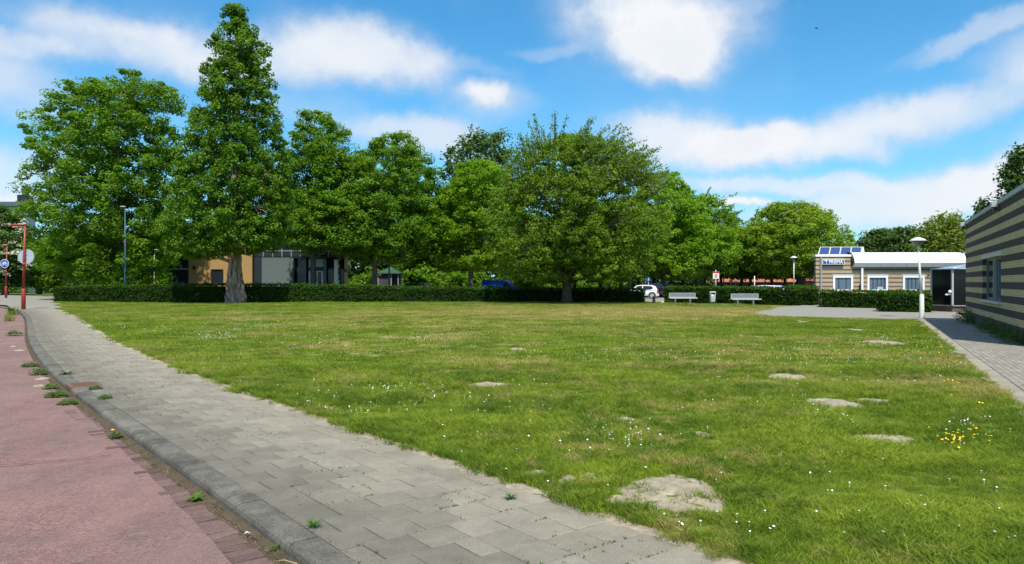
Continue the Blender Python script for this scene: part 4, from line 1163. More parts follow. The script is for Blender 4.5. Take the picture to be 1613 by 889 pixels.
make_tree('bushy young tree with pale leaves beside the blue van', 868, 84,
    [(452, 850, 895), (440, 845, 900), (428, 850, 895), (418, 860, 885)], 4, 455, 'leaf_bright', 90, 40, .22, .5, 28, name='small_tree')

# the row of park trees behind the car park: shared crowns, own trunks in view
def park_row():
    base = make_tree('park tree with a thin grey trunk, first one right of the elm trunk', 905, 96,
        [(432, 870, 945), (405, 862, 955), (370, 866, 950), (345, 885, 930)], 6, 452, 'leaf_plane', 220, 40, .32, .9, 31, name='park_tree', group='thin trunked park trees behind the car park')
    spots = [(946, 90, 1.0, 'park tree with a slim trunk seen between the elm and the blue boards'), (958, 84, 1.05, 'park tree with a pale trunk beside the blue board'), (978, 92, 1.0, 'park tree whose trunk stands just right of the blue board'),
             (1006, 95, .95, 'park tree whose trunk stands behind the white hatchback'), (1030, 100, 1.05, 'park tree behind the dark estate car'), (1057, 96, .95, 'park tree left of the skip'), (1076, 92, 1.0, 'park tree whose trunk rises behind the skip'),
             (1110, 104, 1.0, 'park tree just left of the red ringed sign'), (1136, 102, .9, 'park tree hidden behind the tall green lamp post'), (1168, 100, .95, 'park tree in front of the red roof, by the small green sign'), (1182, 99, .9, 'park tree in front of the middle of the red roof'),
             (1216, 103, .95, 'park tree in front of the red roof, by the second green lamp post'), (1237, 101, .9, 'park tree in front of the right end of the red roof'), (862, 92, 1.0, 'park tree with a thin trunk left of the elm trunk'),
             (820, 100, 1.05, 'park tree behind the blue van roof'), (700, 98, 1.0, 'park tree between the shelter and the blue van'), (655, 94, .95, 'park tree behind the dark car with roof rails')]
    for i, (x, Y, s_, lb) in enumerate(spots):
        c = copy_tree(base); c.location = (PX(x, Y), Y, 0); c.scale = (s_, s_, s_ * R.uniform(.92, 1.1)); c.rotation_euler = (0, 0, R.uniform(0, 6.28)); c['label'] = lb
park_row()

# far wood and undergrowth reading as one mass
def woodland():
    r = np.random.default_rng(99); C = []; S = []
    for (x0, x1, Y, yt, n) in [(425, 700, 100, 285, 620), (555, 720, 112, 372, 300), (690, 900, 118, 385, 420), (880, 1120, 122, 392, 480), (1110, 1290, 150, 405, 300), (-60, 300, 150, 372, 420), (230, 560, 118, 345, 500), (1330, 1540, 140, 392, 380), (1500, 1800, 140, 380, 300), (-300, -40, 130, 360, 300)]:
        for k in range(n):
            x = r.uniform(x0, x1); t = r.uniform() ** .8
            top = PZ(yt + 14 * noise.noise(Vector((x * .02, Y, 0))) + 10 * noise.noise(Vector((x * .07, Y, 1))), Y)
            C.append((PX(x, Y), Y + r.uniform(-3, 6), .3 + t * (top - .8))); S.append(r.uniform(.9, 1.7))
    C = np.array(C); S = np.array(S)
    P, Nn, sz, tn = clump_leaves(C, S, 40, .38, r, .8)
    o = leaves('woodland', P, Nn, sz, tn, M['leaf_dark'], None, r); tag(o, kind='stuff')
    # bushes at the back of the car park
    C = []; S = []
    for (x0, x1, Y, yt, n) in [(630, 760, 92, 430, 150), (760, 880, 94, 436, 90), (895, 1010, 108, 438, 90), (545, 640, 96, 432, 60)]:
        for k in range(n):
            x = r.uniform(x0, x1); t = r.uniform() ** .8; top = PZ(yt + 14 * noise.noise(Vector((x * .03, 5, 0))), Y)
            C.append((PX(x, Y), Y + r.uniform(-1.5, 1.5), .3 + t * (top - .5))); S.append(r.uniform(.5, .9))
    P, Nn, sz, tn = clump_leaves(np.array(C), np.array(S), 40, .26, r, .8)
    o = leaves('undergrowth', P, Nn, sz, tn, M['leaf_plane'], None, r); tag(o, kind='stuff')
woodland()

# ------------------------------------------------------------------ clipped hedges
def hedge(label, front, depth, heights, seed, dens=230, lsize=.085, mat='leaf_hedge', name='hedge', rough=.05, sprig=.1):
    """front: base line of the near face, left to right; depth to the back; heights at those points"""
    r = np.random.default_rng(seed); ctr = np.array(front).mean(0)
    root = empty(name, (ctr[0], ctr[1], 0), label, 'hedge')
    P_, N_, T_ = [], [], []; mb = MB(); v = []; f = []
    segs = len(front) - 1
    A = np.array(front); d = np.cumsum([0] + [np.linalg.norm(A[i + 1] - A[i]) for i in range(segs)]); Ltot = d[-1]
    def at(s):
        x = np.interp(s, d, A[:, 0]); y = np.interp(s, d, A[:, 1]); e = .4
        tx = np.interp(s + e, d, A[:, 0]) - np.interp(s - e, d, A[:, 0]); ty = np.interp(s + e, d, A[:, 1]) - np.interp(s - e, d, A[:, 1]); l = np.hypot(tx, ty) + 1e-9
        return x, y, tx / l, ty / l, np.interp(s, d, heights)
    nf, nt, ne = int(Ltot * np.mean(heights) * dens), int(Ltot * depth * dens * .8), int(depth * np.mean(heights) * dens)
    def bulge(s, h): return np.array([rough * 2 * noise.noise(Vector((a * .9, b * 1.6, seed))) + rough * noise.noise(Vector((a * 2.7, b * 4, seed))) for a, b in zip(s, h)])
    for kind, n in (('front', nf), ('top', nt), ('endl', ne), ('endr', ne), ('back', nf // 3)):
        if kind in ('front', 'back', 'top'): s = r.uniform(0, Ltot, n)
        else: s = np.full(n, 0.0 if kind == 'endl' else Ltot)
        x, y, tx, ty, h = at(s); nx, ny = ty, -tx                     # towards the camera side
        if kind == 'top':
            q = r.uniform(0, depth, n); b = bulge(s, q); zt = h + b + np.abs(r.normal(size=n)) * sprig * .4
            P = np.stack([x - nx * q, y - ny * q, zt], 1); Nn = np.stack([nx * .15, ny * .15, np.ones(n)], 1)
        elif kind in ('front', 'back'):
            hz = r.uniform(.03, 1, n) * h; b = bulge(s, hz); q = -b if kind == 'front' else depth + b
            rnd = np.maximum(0, hz - h + .12) * .6; q = q + rnd * (1 if kind == 'front' else -1)
            P = np.stack([x - nx * q, y - ny * q, hz], 1); sg = 1 if kind == 'front' else -1; Nn = np.stack([nx * sg, ny * sg, np.full(n, .35)], 1)
        else:
            hz = r.uniform(.03, 1, n) * h; q = r.uniform(0, depth, n); b = bulge(q, hz); sg = -1 if kind == 'endl' else 1
            P = np.stack([x - nx * q + tx * sg * b, y - ny * q + ty * sg * b, hz], 1); Nn = np.stack([tx * sg, ty * sg, np.full(n, .3)], 1)
        P = P + r.normal(size=P.shape) * .03
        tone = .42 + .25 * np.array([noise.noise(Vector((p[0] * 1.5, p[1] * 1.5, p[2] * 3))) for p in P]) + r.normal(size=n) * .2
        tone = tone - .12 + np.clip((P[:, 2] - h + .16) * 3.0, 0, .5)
        P_.append(P); N_.append(Nn + r.normal(size=Nn.shape) * .55); T_.append(tone)
    P = np.vstack(P_) - np.array([ctr[0], ctr[1], 0]); Nn = np.vstack(N_); T = np.concatenate(T_)
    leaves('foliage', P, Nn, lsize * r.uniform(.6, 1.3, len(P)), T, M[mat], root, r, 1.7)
    # dark woody interior, inset from the leaf surface
    ns = max(2, int(Ltot / .6)); ins = .07
    for i in range(ns + 1):
        s = ins + (Ltot - 2 * ins) * i / ns; x, y, tx, ty, h = at(s); nx, ny = ty, -tx
        for q, z in ((ins, -.05), (ins, h * .5), (ins + .03, h - ins * 1.3), (depth - ins - .03, h - ins * 1.3), (depth - ins, -.05)):
            v.append((x - nx * q - ctr[0], y - ny * q - ctr[1], z))
    for i in range(ns):
        for k in range(4): f.append((i * 5 + k, (i + 1) * 5 + k, (i + 1) * 5 + k + 1, i * 5 + k + 1))
    f.append((0, 1, 2, 3, 4)); f.append(tuple(ns * 5 + k for k in (4, 3, 2, 1, 0)))
    mb.add(v, f); mb.build('stems', M['hedge_core'], root)
    return root
g = lambda x, y: G(x, y)
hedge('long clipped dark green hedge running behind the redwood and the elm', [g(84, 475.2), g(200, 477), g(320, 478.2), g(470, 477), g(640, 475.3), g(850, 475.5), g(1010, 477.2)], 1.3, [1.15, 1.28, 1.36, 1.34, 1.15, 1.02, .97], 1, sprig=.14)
hedge('clipped hedge behind the two benches', [g(1046, 477.2), g(1280, 481.6)], 1.6, [1.16, 1.17], 2)
hedge('clipped hedge under the windows of the striped building', [g(1292, 484.2), g(1395, 486.2), g(1484, 486)], 1.1, [1.0, 1.0, 1.0], 3)
hedge('short square hedge block beside the white globe lamp', [g(1389, 491.5), g(1467, 492.5)], 1.7, [.97, .93], 4)
hedge('strip of hedge behind the walkway left of the striped building', [(PX(1246, 60), 60), (PX(1287, 60), 60)], 1.2, [1.25, 1.25], 5)
hedge('tall ivy covered hedge along the back of the verge', [(PX(-60, 108), 108), (PX(80, 106), 106), (PX(270, 100), 100)], 2.2, [3.9, 3.7, 3.1], 6, 70, .2, 'leaf_ivy', 'ivy_hedge', .16, .3)

# ------------------------------------------------------------------ building helpers
SPLIT = {'mullion', 'transom', 'post', 'column', 'glazing_bar', 'slat', 'mullion', 'clamp', 'balcony_none', 'rib', 'door_frame', 'sill'}
def part(name, mat, parent, *boxes, b=0.0):
    if name in SPLIT and len(boxes) > 1:
        for q in boxes: o = part(name, mat, parent, q, b=b)
        return o
    mb = MB()
    for q in boxes: mb.box(*q, b)
    return mb.build(name, M[mat] if isinstance(mat, str) else mat, parent)

def banded_wall(parent, x0, x1, y0, y1, bands, openings, light, dark, name='brick_band'):
    """courses built as separate bands from the ground up, cut around the openings [(x0,x1,z0,z1)]; dark bands stand 4 mm proud"""
    for (z0, z1, isdark) in bands:
        cuts = sorted({z0, z1} | {z for o in openings for z in (o[2], o[3]) if z0 < z < z1}); mb = MB(); off = .004 if isdark else 0
        for za, zb in zip(cuts[:-1], cuts[1:]):
            zm = (za + zb) / 2; xs = [(x0, x1)]
            for o in openings:
                if o[2] <= zm <= o[3]:
                    ns = []
                    for a, b in xs:
                        if o[1] <= a or o[0] >= b: ns.append((a, b)); continue
                        if o[0] > a: ns.append((a, o[0]))
                        if o[1] < b: ns.append((o[1], b))
                    xs = ns
            for a, b in xs: MB().box(a, b, y0 - off, y1, za, zb).build(name, M[dark if isdark else light], parent)

# --- pavilion of dark glass and ochre render
def pavilion():
    Y = 75.0; s = Y / F; X = lambda x: (x - CX) * s; Z = lambda y: H + (CY - y) * s
    x0 = X(265); root = empty('pavilion', (x0, Y, 0), 'low pavilion with ochre walls and dark gridded glass half hidden by trees', 'pavilion')
    lx = lambda x: X(x) - x0; top = Z(381)
    mb = MB(); mb.add([(x_, y_, z_) for z_ in (top, top + .22) for x_, y_ in ((lx(263), -.25), (lx(551), -.25), (lx(545) - 3.2, 12), (lx(263), 12))], [(3, 2, 1, 0), (4, 5, 6, 7), (0, 1, 5, 4), (1, 2, 6, 5), (2, 3, 7, 6), (3, 0, 4, 7)]); mb.build('roof', M['darkframe'], root)
    mb = MB(); mb.add([(x_, y_, z_) for z_ in (.1, top - .01) for x_, y_ in ((lx(545) - .1, .5), (lx(545), .5), (lx(545) - 3.2, 11.7), (lx(545) - 3.4, 11.7))], [(3, 2, 1, 0), (4, 5, 6, 7), (0, 1, 5, 4), (1, 2, 6, 5), (2, 3, 7, 6), (3, 0, 4, 7)]); mb.build('side_glazing', M['glass'], root)
    part('rear_wall', 'ochre', root, (lx(266), lx(545) - 3.6, 11.7, 11.95, 0, top))
    part('side_wall', 'ochre', root, (lx(265), lx(265) + .25, .3, 11.7, 0, top))
    # left glazed bay
    for k in range(2):
        a, b = lx(267 + 14.5 * k), lx(281 + 14.5 * k)
        for (za, zb) in ((.3, Z(425)), (Z(423), top - .05)): part('pane', 'glass', root, (a, b, .1, .14, za, zb))
    part('mullion', 'darkframe', root, (lx(265), lx(267), 0, .18, 0, top), (lx(281), lx(281.6), 0, .18, 0, top), (lx(295.6), lx(297), 0, .18, 0, top))
    part('transom', 'midframe', root, (lx(267), lx(295.6), .02, .16, Z(425), Z(423)))
    # ochre wall with windows
    wl, wr, wb, wt = lx(332), lx(352), Z(448), Z(424.5); ub, ut = Z(403), Z(392)
    mb = MB()
    for (a, b, c, d) in ((lx(297), wl, 0, top), (wr, lx(397), 0, top), (wl, wr, 0, wb), (wl, wr, wt, ub), (wl, wr, ut, top)): mb.box(a, b, 0, .3, c, d)
    mb.build('wall', M['ochre'], root)
    for (zb, zt) in ((wb, wt), (ub, ut)):
        w = part('window', 'darkframe', root, (wl, wr, .06, .16, zb, zb + .1), (wl, wr, .06, .16, zt - .1, zt), (wl, wl + .1, .06, .16, zb + .1, zt - .1), (wr - .1, wr, .06, .16, zb + .1, zt - .1))
        part('pane', 'glass', w, (wl + .1, wr - .1, .12, .14, zb + .1, zt - .1))
        part('sill', 'midframe', w, (wl, wr, -.04, .06, zb - .04, zb))
    wl_ = part('wall_lamp', 'black', root, (lx(304.3), lx(307.8), -.16, 0, Z(425), Z(419)), b=.03)
    # recessed dark glass, grey panel box, entrance
    part('pane', 'glass', root, (lx(397.4), lx(414), .4, .44, .1, Z(405)))
    part('pane', 'glass', root, (lx(397.4), lx(414), .4, .44, Z(405) + .05, top - .05))
    part('panel', 'greypanel', root, (lx(415), lx(459), -.5, .3, 0, Z(406.5)))
    part('panel_return', 'greypanel', root, (lx(459) + .003, lx(463.5), -.35, .3, 0, Z(407)))
    part('door_intercom', 'black', root, (lx(460.5), lx(461.5), -.38, -.35, Z(436), Z(430)))
    part('pane', 'glass', root, (lx(465), lx(475.5), .4, .44, .1, Z(407)))
    part('door_notice', 'curtain', root, (lx(467), lx(474), .37, .39, Z(418), Z(409)))
    for (a, b) in ((477.5, 482), (509.5, 514)): part('column', 'greypanel', root, (lx(a), lx(b), .0, .3, 0, Z(407.5)))
    part('column', 'white', root, (lx(527.5), lx(533), -.3, .0, 0, Z(409.5)))
    for (a, b) in ((484.5, 495.6), (496.4, 508)):
        part('transom_panel', 'panel_frost' if 'panel_frost' in M else 'galv', root, (lx(a), lx(b), .3, .34, Z(421), Z(408)))
        d = part('door', 'galv', root, (lx(a) + .02, lx(a) + .18, .3, .35, 0, Z(427)), (lx(b) - .18, lx(b) - .02, .3, .35, 0, Z(427)), (lx(a) + .18, lx(b) - .18, .3, .35, 0, .35), (lx(a) + .18, lx(b) - .18, .3, .35, Z(428.5), Z(427)))
        part('pane', 'glass', d, (lx(a) + .18, lx(b) - .18, .32, .33, .35, Z(428.5)))
        part('handle', 'black', d, (lx(496) - .1 if a < 490 else lx(496) + .08, (lx(496) - .07) if a < 490 else lx(496) + .11, .24, .27, Z(444), Z(433)))
    part('door_head', 'darkframe', root, (lx(484), lx(509), .28, .38, Z(427) + .001, Z(421)))
    part('pane', 'glass', root, (lx(515), lx(527), .4, .44, .1, Z(409)))
    part('pane', 'glass', root, (lx(533.5), lx(545), .4, .44, .1, Z(428))); part('pane', 'glass', root, (lx(533.5), lx(545), .4, .44, Z(427), Z(409)))
    part('transom', 'midframe', root, (lx(533.5), lx(545), .36, .46, Z(428), Z(427)))
    part('canopy', 'darkframe', root, (lx(414), lx(545), -.2, 1.0, Z(406.4), Z(404.5)))
    # gridded curtain wall above the entrance
    xs = [lx(414 + 14.7 * k) for k in range(9)] + [lx(545)]
    zr = [Z(404.4), Z(395.3), top - .04]
    for i in range(len(xs) - 1):
        for j in range(2): part('pane', 'glass', root, (xs[i] + .05, xs[i + 1] - .05, .22, .26, zr[j] + .05, zr[j + 1] - .05))
    part('mullion', 'midframe', root, *[(x - .045, x + .045, .14, .30, zr[0], zr[2]) for x in xs])
    part('transom', 'midframe', root, *[(xs[i] + .046, xs[i + 1] - .046, .15, .29, zr[1] - .045, zr[1] + .045) for i in range(9)])
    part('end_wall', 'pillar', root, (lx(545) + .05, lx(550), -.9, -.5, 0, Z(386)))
    part('wall_lamp', 'black', root, (lx(546.5), lx(549), -1.04, -.9, Z(429), Z(424.5)), b=.02)
    part('plinth', 'darkframe', root, (lx(265), lx(545), .35, .60, -.1, .1))
M['pillar'] = mat_plain('pillar_ochre_sunlit', (.60, .40, .20), .7, var=.08)  # ochre of the end pillar painted brighter, sunlight put into its colour
M['panel_frost'] = mat_plain('frosted_panel', (.36, .40, .38), .5, var=.05)
pavilion()

# --- community building with striped brick, white barrel canopy, rooflight and name sign
def community_building():
    Y = 62.5; s = Y / F; x0 = (1285 - CX) * s; root = empty('striped_building', (x0, Y, 0), "low striped brick building with a white rounded canopy and the blue 'T PRISMA sign", 'building')
    lx = lambda x: (x - CX) * s - x0; Z = lambda y: H + (CY - y) * s
    top = Z(404.5); xr = lx(1575)
    per = .3558; zb = Z(457.0) - per * 2
    bands = [(-.05, zb - per * 0, True)]
    z = bands[0][1]; 
    while z < top - .03:
        a = min(z + per * .64, top); bands.append((z, a, False)); z = a
        if z >= top - .03: break
        a = min(z + per * .36, top); bands.append((z, a, True)); z = a
    wins = [(1312, 1343.5), (1366, 1398.5), (1422, 1456)]; ops = []
    for a, b in wins: ops.append((lx(a), lx(b), Z(459.5), Z(434.5)))
    dl, dr, dt = lx(1467), lx(1489), Z(435.5); ops.append((dl, dr, -.05, dt))
    banded_wall(root, 0, xr, 0, .3, bands, ops, 'brick_light', 'brick_dark')
    SL = 5.6
    for (za, zb_, dk) in bands:
        o_ = .004 if dk else 0; mb = MB(); mb.add([(x_, y_, z_) for z_ in (za, zb_) for x_, y_ in ((-o_, .301), (.3, .301), (SL + .3, 12), (SL - o_, 12))], [(3, 2, 1, 0), (4, 5, 6, 7), (0, 1, 5, 4), (1, 2, 6, 5), (2, 3, 7, 6), (3, 0, 4, 7)]); mb.build('brick_band', M['brick_dark' if dk else 'brick_light'], root)
    part('rear_wall', 'brick_light', root, (SL + .3, xr, 11.7, 12, 0, top))
    part('roof', 'flatroof', root, (SL + .3, xr, .3, 11.7, top - .25, top - .12))
    part('parapet_cap', 'roofwhite', root, (lx(1284) - .0, lx(1345), -.08, .5, top, top + .17))
    # rooflight with four blue panels
    a, b = lx(1291.5), lx(1367); zt0, zt1 = top + .17, Z(387.5); yb = .5; yt = 1.7
    sk = empty('rooflight', (0, 0, 0), None, None); sk.parent = root; sk['label'] = 'sloping white framed rooflight with four blue panels'
    mb = MB(); ins = .28
    mb.add([(a, yb, zt0), (b, yb, zt0), (b + .45, yt, zt1), (a + ins + .45, yt, zt1), (a + 1.3, 3.4, zt0), (b + 1.3, 3.4, zt0)], [(0, 1, 2, 3), (0, 3, 4), (1, 5, 2), (3, 2, 5, 4), (0, 4, 5, 1)])
    mb.build('frame', M['fascia'], sk)
    n = 4; w = (b - a - .42) / n
    sl = Vector((0, yt - yb, zt1 - zt0)); nrm = Vector((0, -sl.z, sl.y)).normalized() * .03
    for k in range(n):
        xa = a + .13 + k * w; xb = xa + w - .11
        def P(x, t):
            return (x + (ins * .75 + .45) * t, yb + sl.y * t + nrm.y, zt0 + sl.z * t + nrm.z)
        q = [P(xa, .07), P(xb, .07), P(xb, .9), P(xa, .9)]
        bq = [(x, y - nrm.y * 1.1, z_ - nrm.z * 1.1) for x, y, z_ in q]
        mb = MB(); mb.add(q + bq, [(0, 1, 2, 3), (0, 4, 5, 1), (1, 5, 6, 2), (2, 6, 7, 3), (3, 7, 4, 0)]); mb.build('panel', M['solar'], sk)
    # windows
    for i, (a, b) in enumerate(wins):
        xa, xb, za, zb_ = lx(a), lx(b), Z(459.5), Z(434.5)
        w = part('window', 'white', root, (xa, xb, -.05, .12, za, za + .17), (xa, xb, -.05, .12, zb_ - .17, zb_), (xa, xa + .17, -.05, .12, za + .17, zb_ - .17), (xb - .17, xb, -.05, .12, za + .17, zb_ - .17))
        part('pane', 'win_glass', w, (xa + .17, xb - .17, .05, .07, za + .17, zb_ - .17))
        xs = ([.26, .72] if i == 0 else [.25, .5, .75, .93] if i == 1 else [.2, .42, .64, .86]); W = xb - xa - .34
        part('glazing_bar', 'bar_blue', w, *[(xa + .17 + W * t - .03, xa + .17 + W * t + .03, .02, .05, za + .17, zb_ - .17) for t in xs])
        part('sill', 'white', w, (xa - .03, xb + .03, -.12, -.051, za - .03, za + .09))
        part('head_strip', 'fascia', w, (xa - .06, xb + .06, -.03, -.004, zb_ + .01, zb_ + .12))
    part('notice', 'fascia', root, (lx(1382), lx(1390.5), -.02, .01, Z(456.5), Z(452)))
    # door and plate
    d = part('door', 'darkdoor', root, (lx(1471), dr, .12, .18, .25, dt - .1)); 
    part('door_frame', 'white', root, (dl, lx(1471), -.04, .15, 0, dt), (lx(1471), dr, -.04, .15, dt - .1, dt))
    part('handle', 'galv', d, (lx(1473), lx(1474), .05, .12, 1.1, 1.35))
    part('doorstep', 'step', root, (dl - .1, dr + .6, -.9, .12, -.02, .25))
    part('plate', 'white', root, (lx(1472), lx(1489), -.06, -.005, Z(430), Z(425.3)))
    part('camera', 'black', root, (lx(1461), lx(1462.7), -.14, -.005, Z(435), Z(433)))
    # pipes
    part('downpipe', 'coping', root, (lx(1291.5), lx(1293.6), -.14, -.02, 0, top - .05)); part('downpipe', 'white', root, (lx(1355), lx(1358), -.22, -.06, 0, Z(421.5)))
    part('mailbox', 'black', root, (lx(1353), lx(1354.4), -.14, -.01, Z(456), Z(449)))
    # barrel canopy
    xa, xb = lx(1343), lx(1528); zf0, zf1, ztp = Z(421), Z(414.5), Z(397.5)
    prof = [(-.28, zf0), (-.40, zf1)]
    for k in range(1, 9):
        t = k / 8 * math.pi / 2; prof.append((-.40 + 1.05 * (1 - math.cos(t)), zf1 + (ztp - zf1) * math.sin(t)))
    prof += [(2.2, ztp), (2.2, zf0)]
    mb = MB(); n = len(prof); mb.add([(xa, y, z_) for y, z_ in prof] + [(xb, y, z_) for y, z_ in prof], [(i, n + i, n + i + 1, i + 1) for i in range(1, n - 1)] , False)
    mb.f += [tuple(range(n)), tuple(reversed(range(n, 2 * n)))]; mb.smooth += [False, False]; can = mb.build('canopy', M['roofwhite'], root)
    for k in range(9):
        u0 = xa + (xb - xa) * k / 9; u1 = xa + (xb - xa) * (k + 1) / 9 - .02
        mb = MB(); mb.add([(u0, -.292, zf0), (u1, -.292, zf0), (u1, -.412, zf1), (u0, -.412, zf1), (u0, -.25, zf0), (u1, -.25, zf0), (u1, -.37, zf1), (u0, -.37, zf1)], [(0, 1, 2, 3), (4, 7, 6, 5), (0, 4, 5, 1), (3, 2, 6, 7), (0, 3, 7, 4), (1, 5, 6, 2)]); mb.build('fascia_panel', M['fascia'], can)
    part('soffit_board', 'fascia', can, (xa + .02, xb, -.24, -.01, zf0 + .01, zf0 + .05))
    mb = MB(); mb.add([(xa - .14, y * .9 + .05, (z_ - zf0) * .86 + zf0 + .22) for y, z_ in prof] + [(xa - .003, y * .9 + .05, (z_ - zf0) * .86 + zf0 + .22) for y, z_ in prof], [tuple(reversed(range(n))), tuple(range(n, 2 * n))] + [(i, i + 1, n + i + 1, n + i) for i in range(n - 1)]); mb.build('end_cap', M['darkframe'], can)
    # sign
    sa, sb, sz0, sz1 = lx(1293.8), lx(1328.5), Z(417), Z(409.3)
    sg = part('sign', 'white', root, (sa, sb, -.22, -.06, sz0, sz1)); sg['label'] = "white framed blue name board reading 'T PRISMA"
    part('sign_face', 'signblue', sg, (sa + .05, sb - .05, -.235, -.222, sz0 + .05, sz1 - .05))
    txt("'T PRISMA", (sb + sa) / 2, -.240, (sz0 + sz1) / 2, (sz1 - sz0) * .93, 'white', sg, (sb - sa) * .84)
def txt(body, x, y, z, size, mat, parent, maxw=None, name='lettering', rz=0):
    cu = bpy.data.curves.new(name, 'FONT'); cu.body = body; cu.size = size; cu.extrude = .004; cu.offset = size * .022; cu.align_x = 'CENTER'; cu.align_y = 'CENTER'; cu.resolution_u = 3
    t = bpy.data.objects.new(name, cu); COL.objects.link(t); bpy.context.view_layer.update()
    me = bpy.data.meshes.new_from_object(t.evaluated_get(bpy.context.evaluated_depsgraph_get())); bpy.data.objects.remove(t); bpy.data.curves.remove(cu)
    me.materials.clear(); me.materials.append(M[mat] if isinstance(mat, str) else mat)
    o = bpy.data.objects.new(name, me); COL.objects.link(o); o.parent = parent; o.location = (x, y, z); o.rotation_euler = (math.pi / 2, 0, rz)
    w = max(v.co.x for v in me.vertices) - min(v.co.x for v in me.vertices)
    if maxw: k = maxw / w; o.scale = (k, 1, 1)
    return o
M['win_glass'] = mat_paint('window_pane', (.10, .15, .20), .12, .6); M['bar_blue'] = mat_plain('blue_bar', (.03, .05, .11), .5); M['darkdoor'] = mat_plain('dark_door', (.012, .016, .03), .4)
community_building()

# --- striped building at the right edge, in its own frame (x along the path, y away from it)
def near_building():
    root = empty('brick_building', (BO.x, BO.y, 0), 'flat roofed building of buff and purple brick stripes at the right edge beside the path', 'building', rz=bang)
    # local x = u, local y = v (towards the path is +v) ; wall plane at y = 0, body on the -y side
    L0, L1, D, top = -.55, 13.2, -14.0, 3.96
    wx0, wx1, wz0, wz1 = 3.9, 8.0, 1.0, 2.40
    bands = []; z = -.05; a = .42; bands.append((z, a, True)); z = a; dk = False
    while z < top - .01:
        a = min(z + .196, top); bands.append((z, a, dk)); z = a; dk = not dk
    # wall with the path side at +y: build boxes from -0.3 to 0
    for (z0, z1, isd) in bands:
        cuts = sorted({z0, z1} | {q for q in (wz0, wz1) if z0 < q < z1}); mb = MB(); off = .004 if isd else 0
        for za, zb in zip(cuts[:-1], cuts[1:]):
            zm = (za + zb) / 2
            for (xa, xb) in ([(L0, wx0), (wx1, L1)] if wz0 < zm < wz1 else [(L0, L1)]): MB().box(xa, xb, -.3, off, za, zb).build('brick_band', M['brick_dark2' if isd else 'brick_light2'], root)
        for q in ((L0 - off, L0 + .3), (L1 - .3, L1 + off)): MB().box(q[0], q[1], D, -.301, z0, z1).build('brick_band', M['brick_dark2' if isd else 'brick_light2'], root)
    part('roof', 'flatroof', root, (L0 + .3, L1 - .3, D, -.3, top - .3, top - .15))
    part('coping', 'coping', root, (L0 - .05, L1 + .05, -.34, .05, top, top + .13), (L0 - .05, L0 + .34, D, -.341, top, top + .13), (L1 - .34, L1 + .05, D, -.341, top, top + .13))
    for u in (4.2, 12.9):
        sp = part('spout', 'galv', root, (u - .13, u + .13, .05, .22, top - .08, top + .08), b=.01)
        part('spout_bracket', 'darkframe', sp, (u - .09, u + .09, .05, .16, top - .18, top - .081))
    # window set back in the wall
    w = part('window', 'midframe2', root, (wx0, wx1, -.20, -.12, wz0, wz0 + .08), (wx0, wx1, -.20, -.12, wz1 - .08, wz1), (wx0, wx0 + .08, -.20, -.12, wz0 + .08, wz1 - .08), (wx1 - .08, wx1, -.20, -.12, wz0 + .08, wz1 - .08), (5.25, 5.85, -.18, -.04, wz0 + .08, wz1 - .08))
    part('pane', 'mirror', w, (wx0 + .08, 5.25, -.17, -.15, wz0 + .08, wz1 - .08)); part('pane', 'mirror', w, (5.85, wx1 - .08, -.17, -.15, wz0 + .08, wz1 - .08))
    part('glazing_bar', 'midframe2', w, (5.5, 5.6, -.04, -.02, wz0 + .08, wz1 - .08), (6.05, 6.12, -.15, -.11, wz0 + .1, wz1 - .1))
    part('sill', 'galv', root, (wx0 - .1, wx1 + .1, -.12, .09, wz0 - .07, wz0 - .001)); part('lintel', 'galv', root, (wx0 - .12, wx1 + .25, -.1, .012, wz1 + .001, wz1 + .14))
    for k, (u, s_) in enumerate([(11.2, 1.25), (10.3, .8), (8.2, .45), (6.9, .4), (5.4, .95), (4.7, .6), (3.2, .8), (2.2, .75), (1.0, .85), (.2, .7), (12.4, .6)]):
        x, y = bpt(u, .12); me = leafy(420, .34, .42, .075, 60 + k)
        o = bpy.data.objects.new('weed', me); COL.objects.link(o); o.location = (x, y, 0); o.scale = (s_ * 1.2, s_ * .9, s_ * 1.3)
        tag(o, ['tall leafy weed at the far corner of the striped wall', 'leafy weed second from the far corner of the striped wall', 'small weed below the far end of the window', 'weed below the middle of the window', 'bushy weed below the window next to the near weeds', 'weed under the near end of the window', 'weed just past the window towards the picture edge',
                'spreading weed along the wall foot near the roof spout', 'wide green weed at the wall foot by the picture edge', 'last weed at the wall foot where the wall leaves the picture', 'smallest weed at the far end of the striped wall'][k], 'weed')
M['midframe2'] = mat_plain('grey_blue_frame', (.16, .19, .21), .45, .2, var=.06)
near_building()

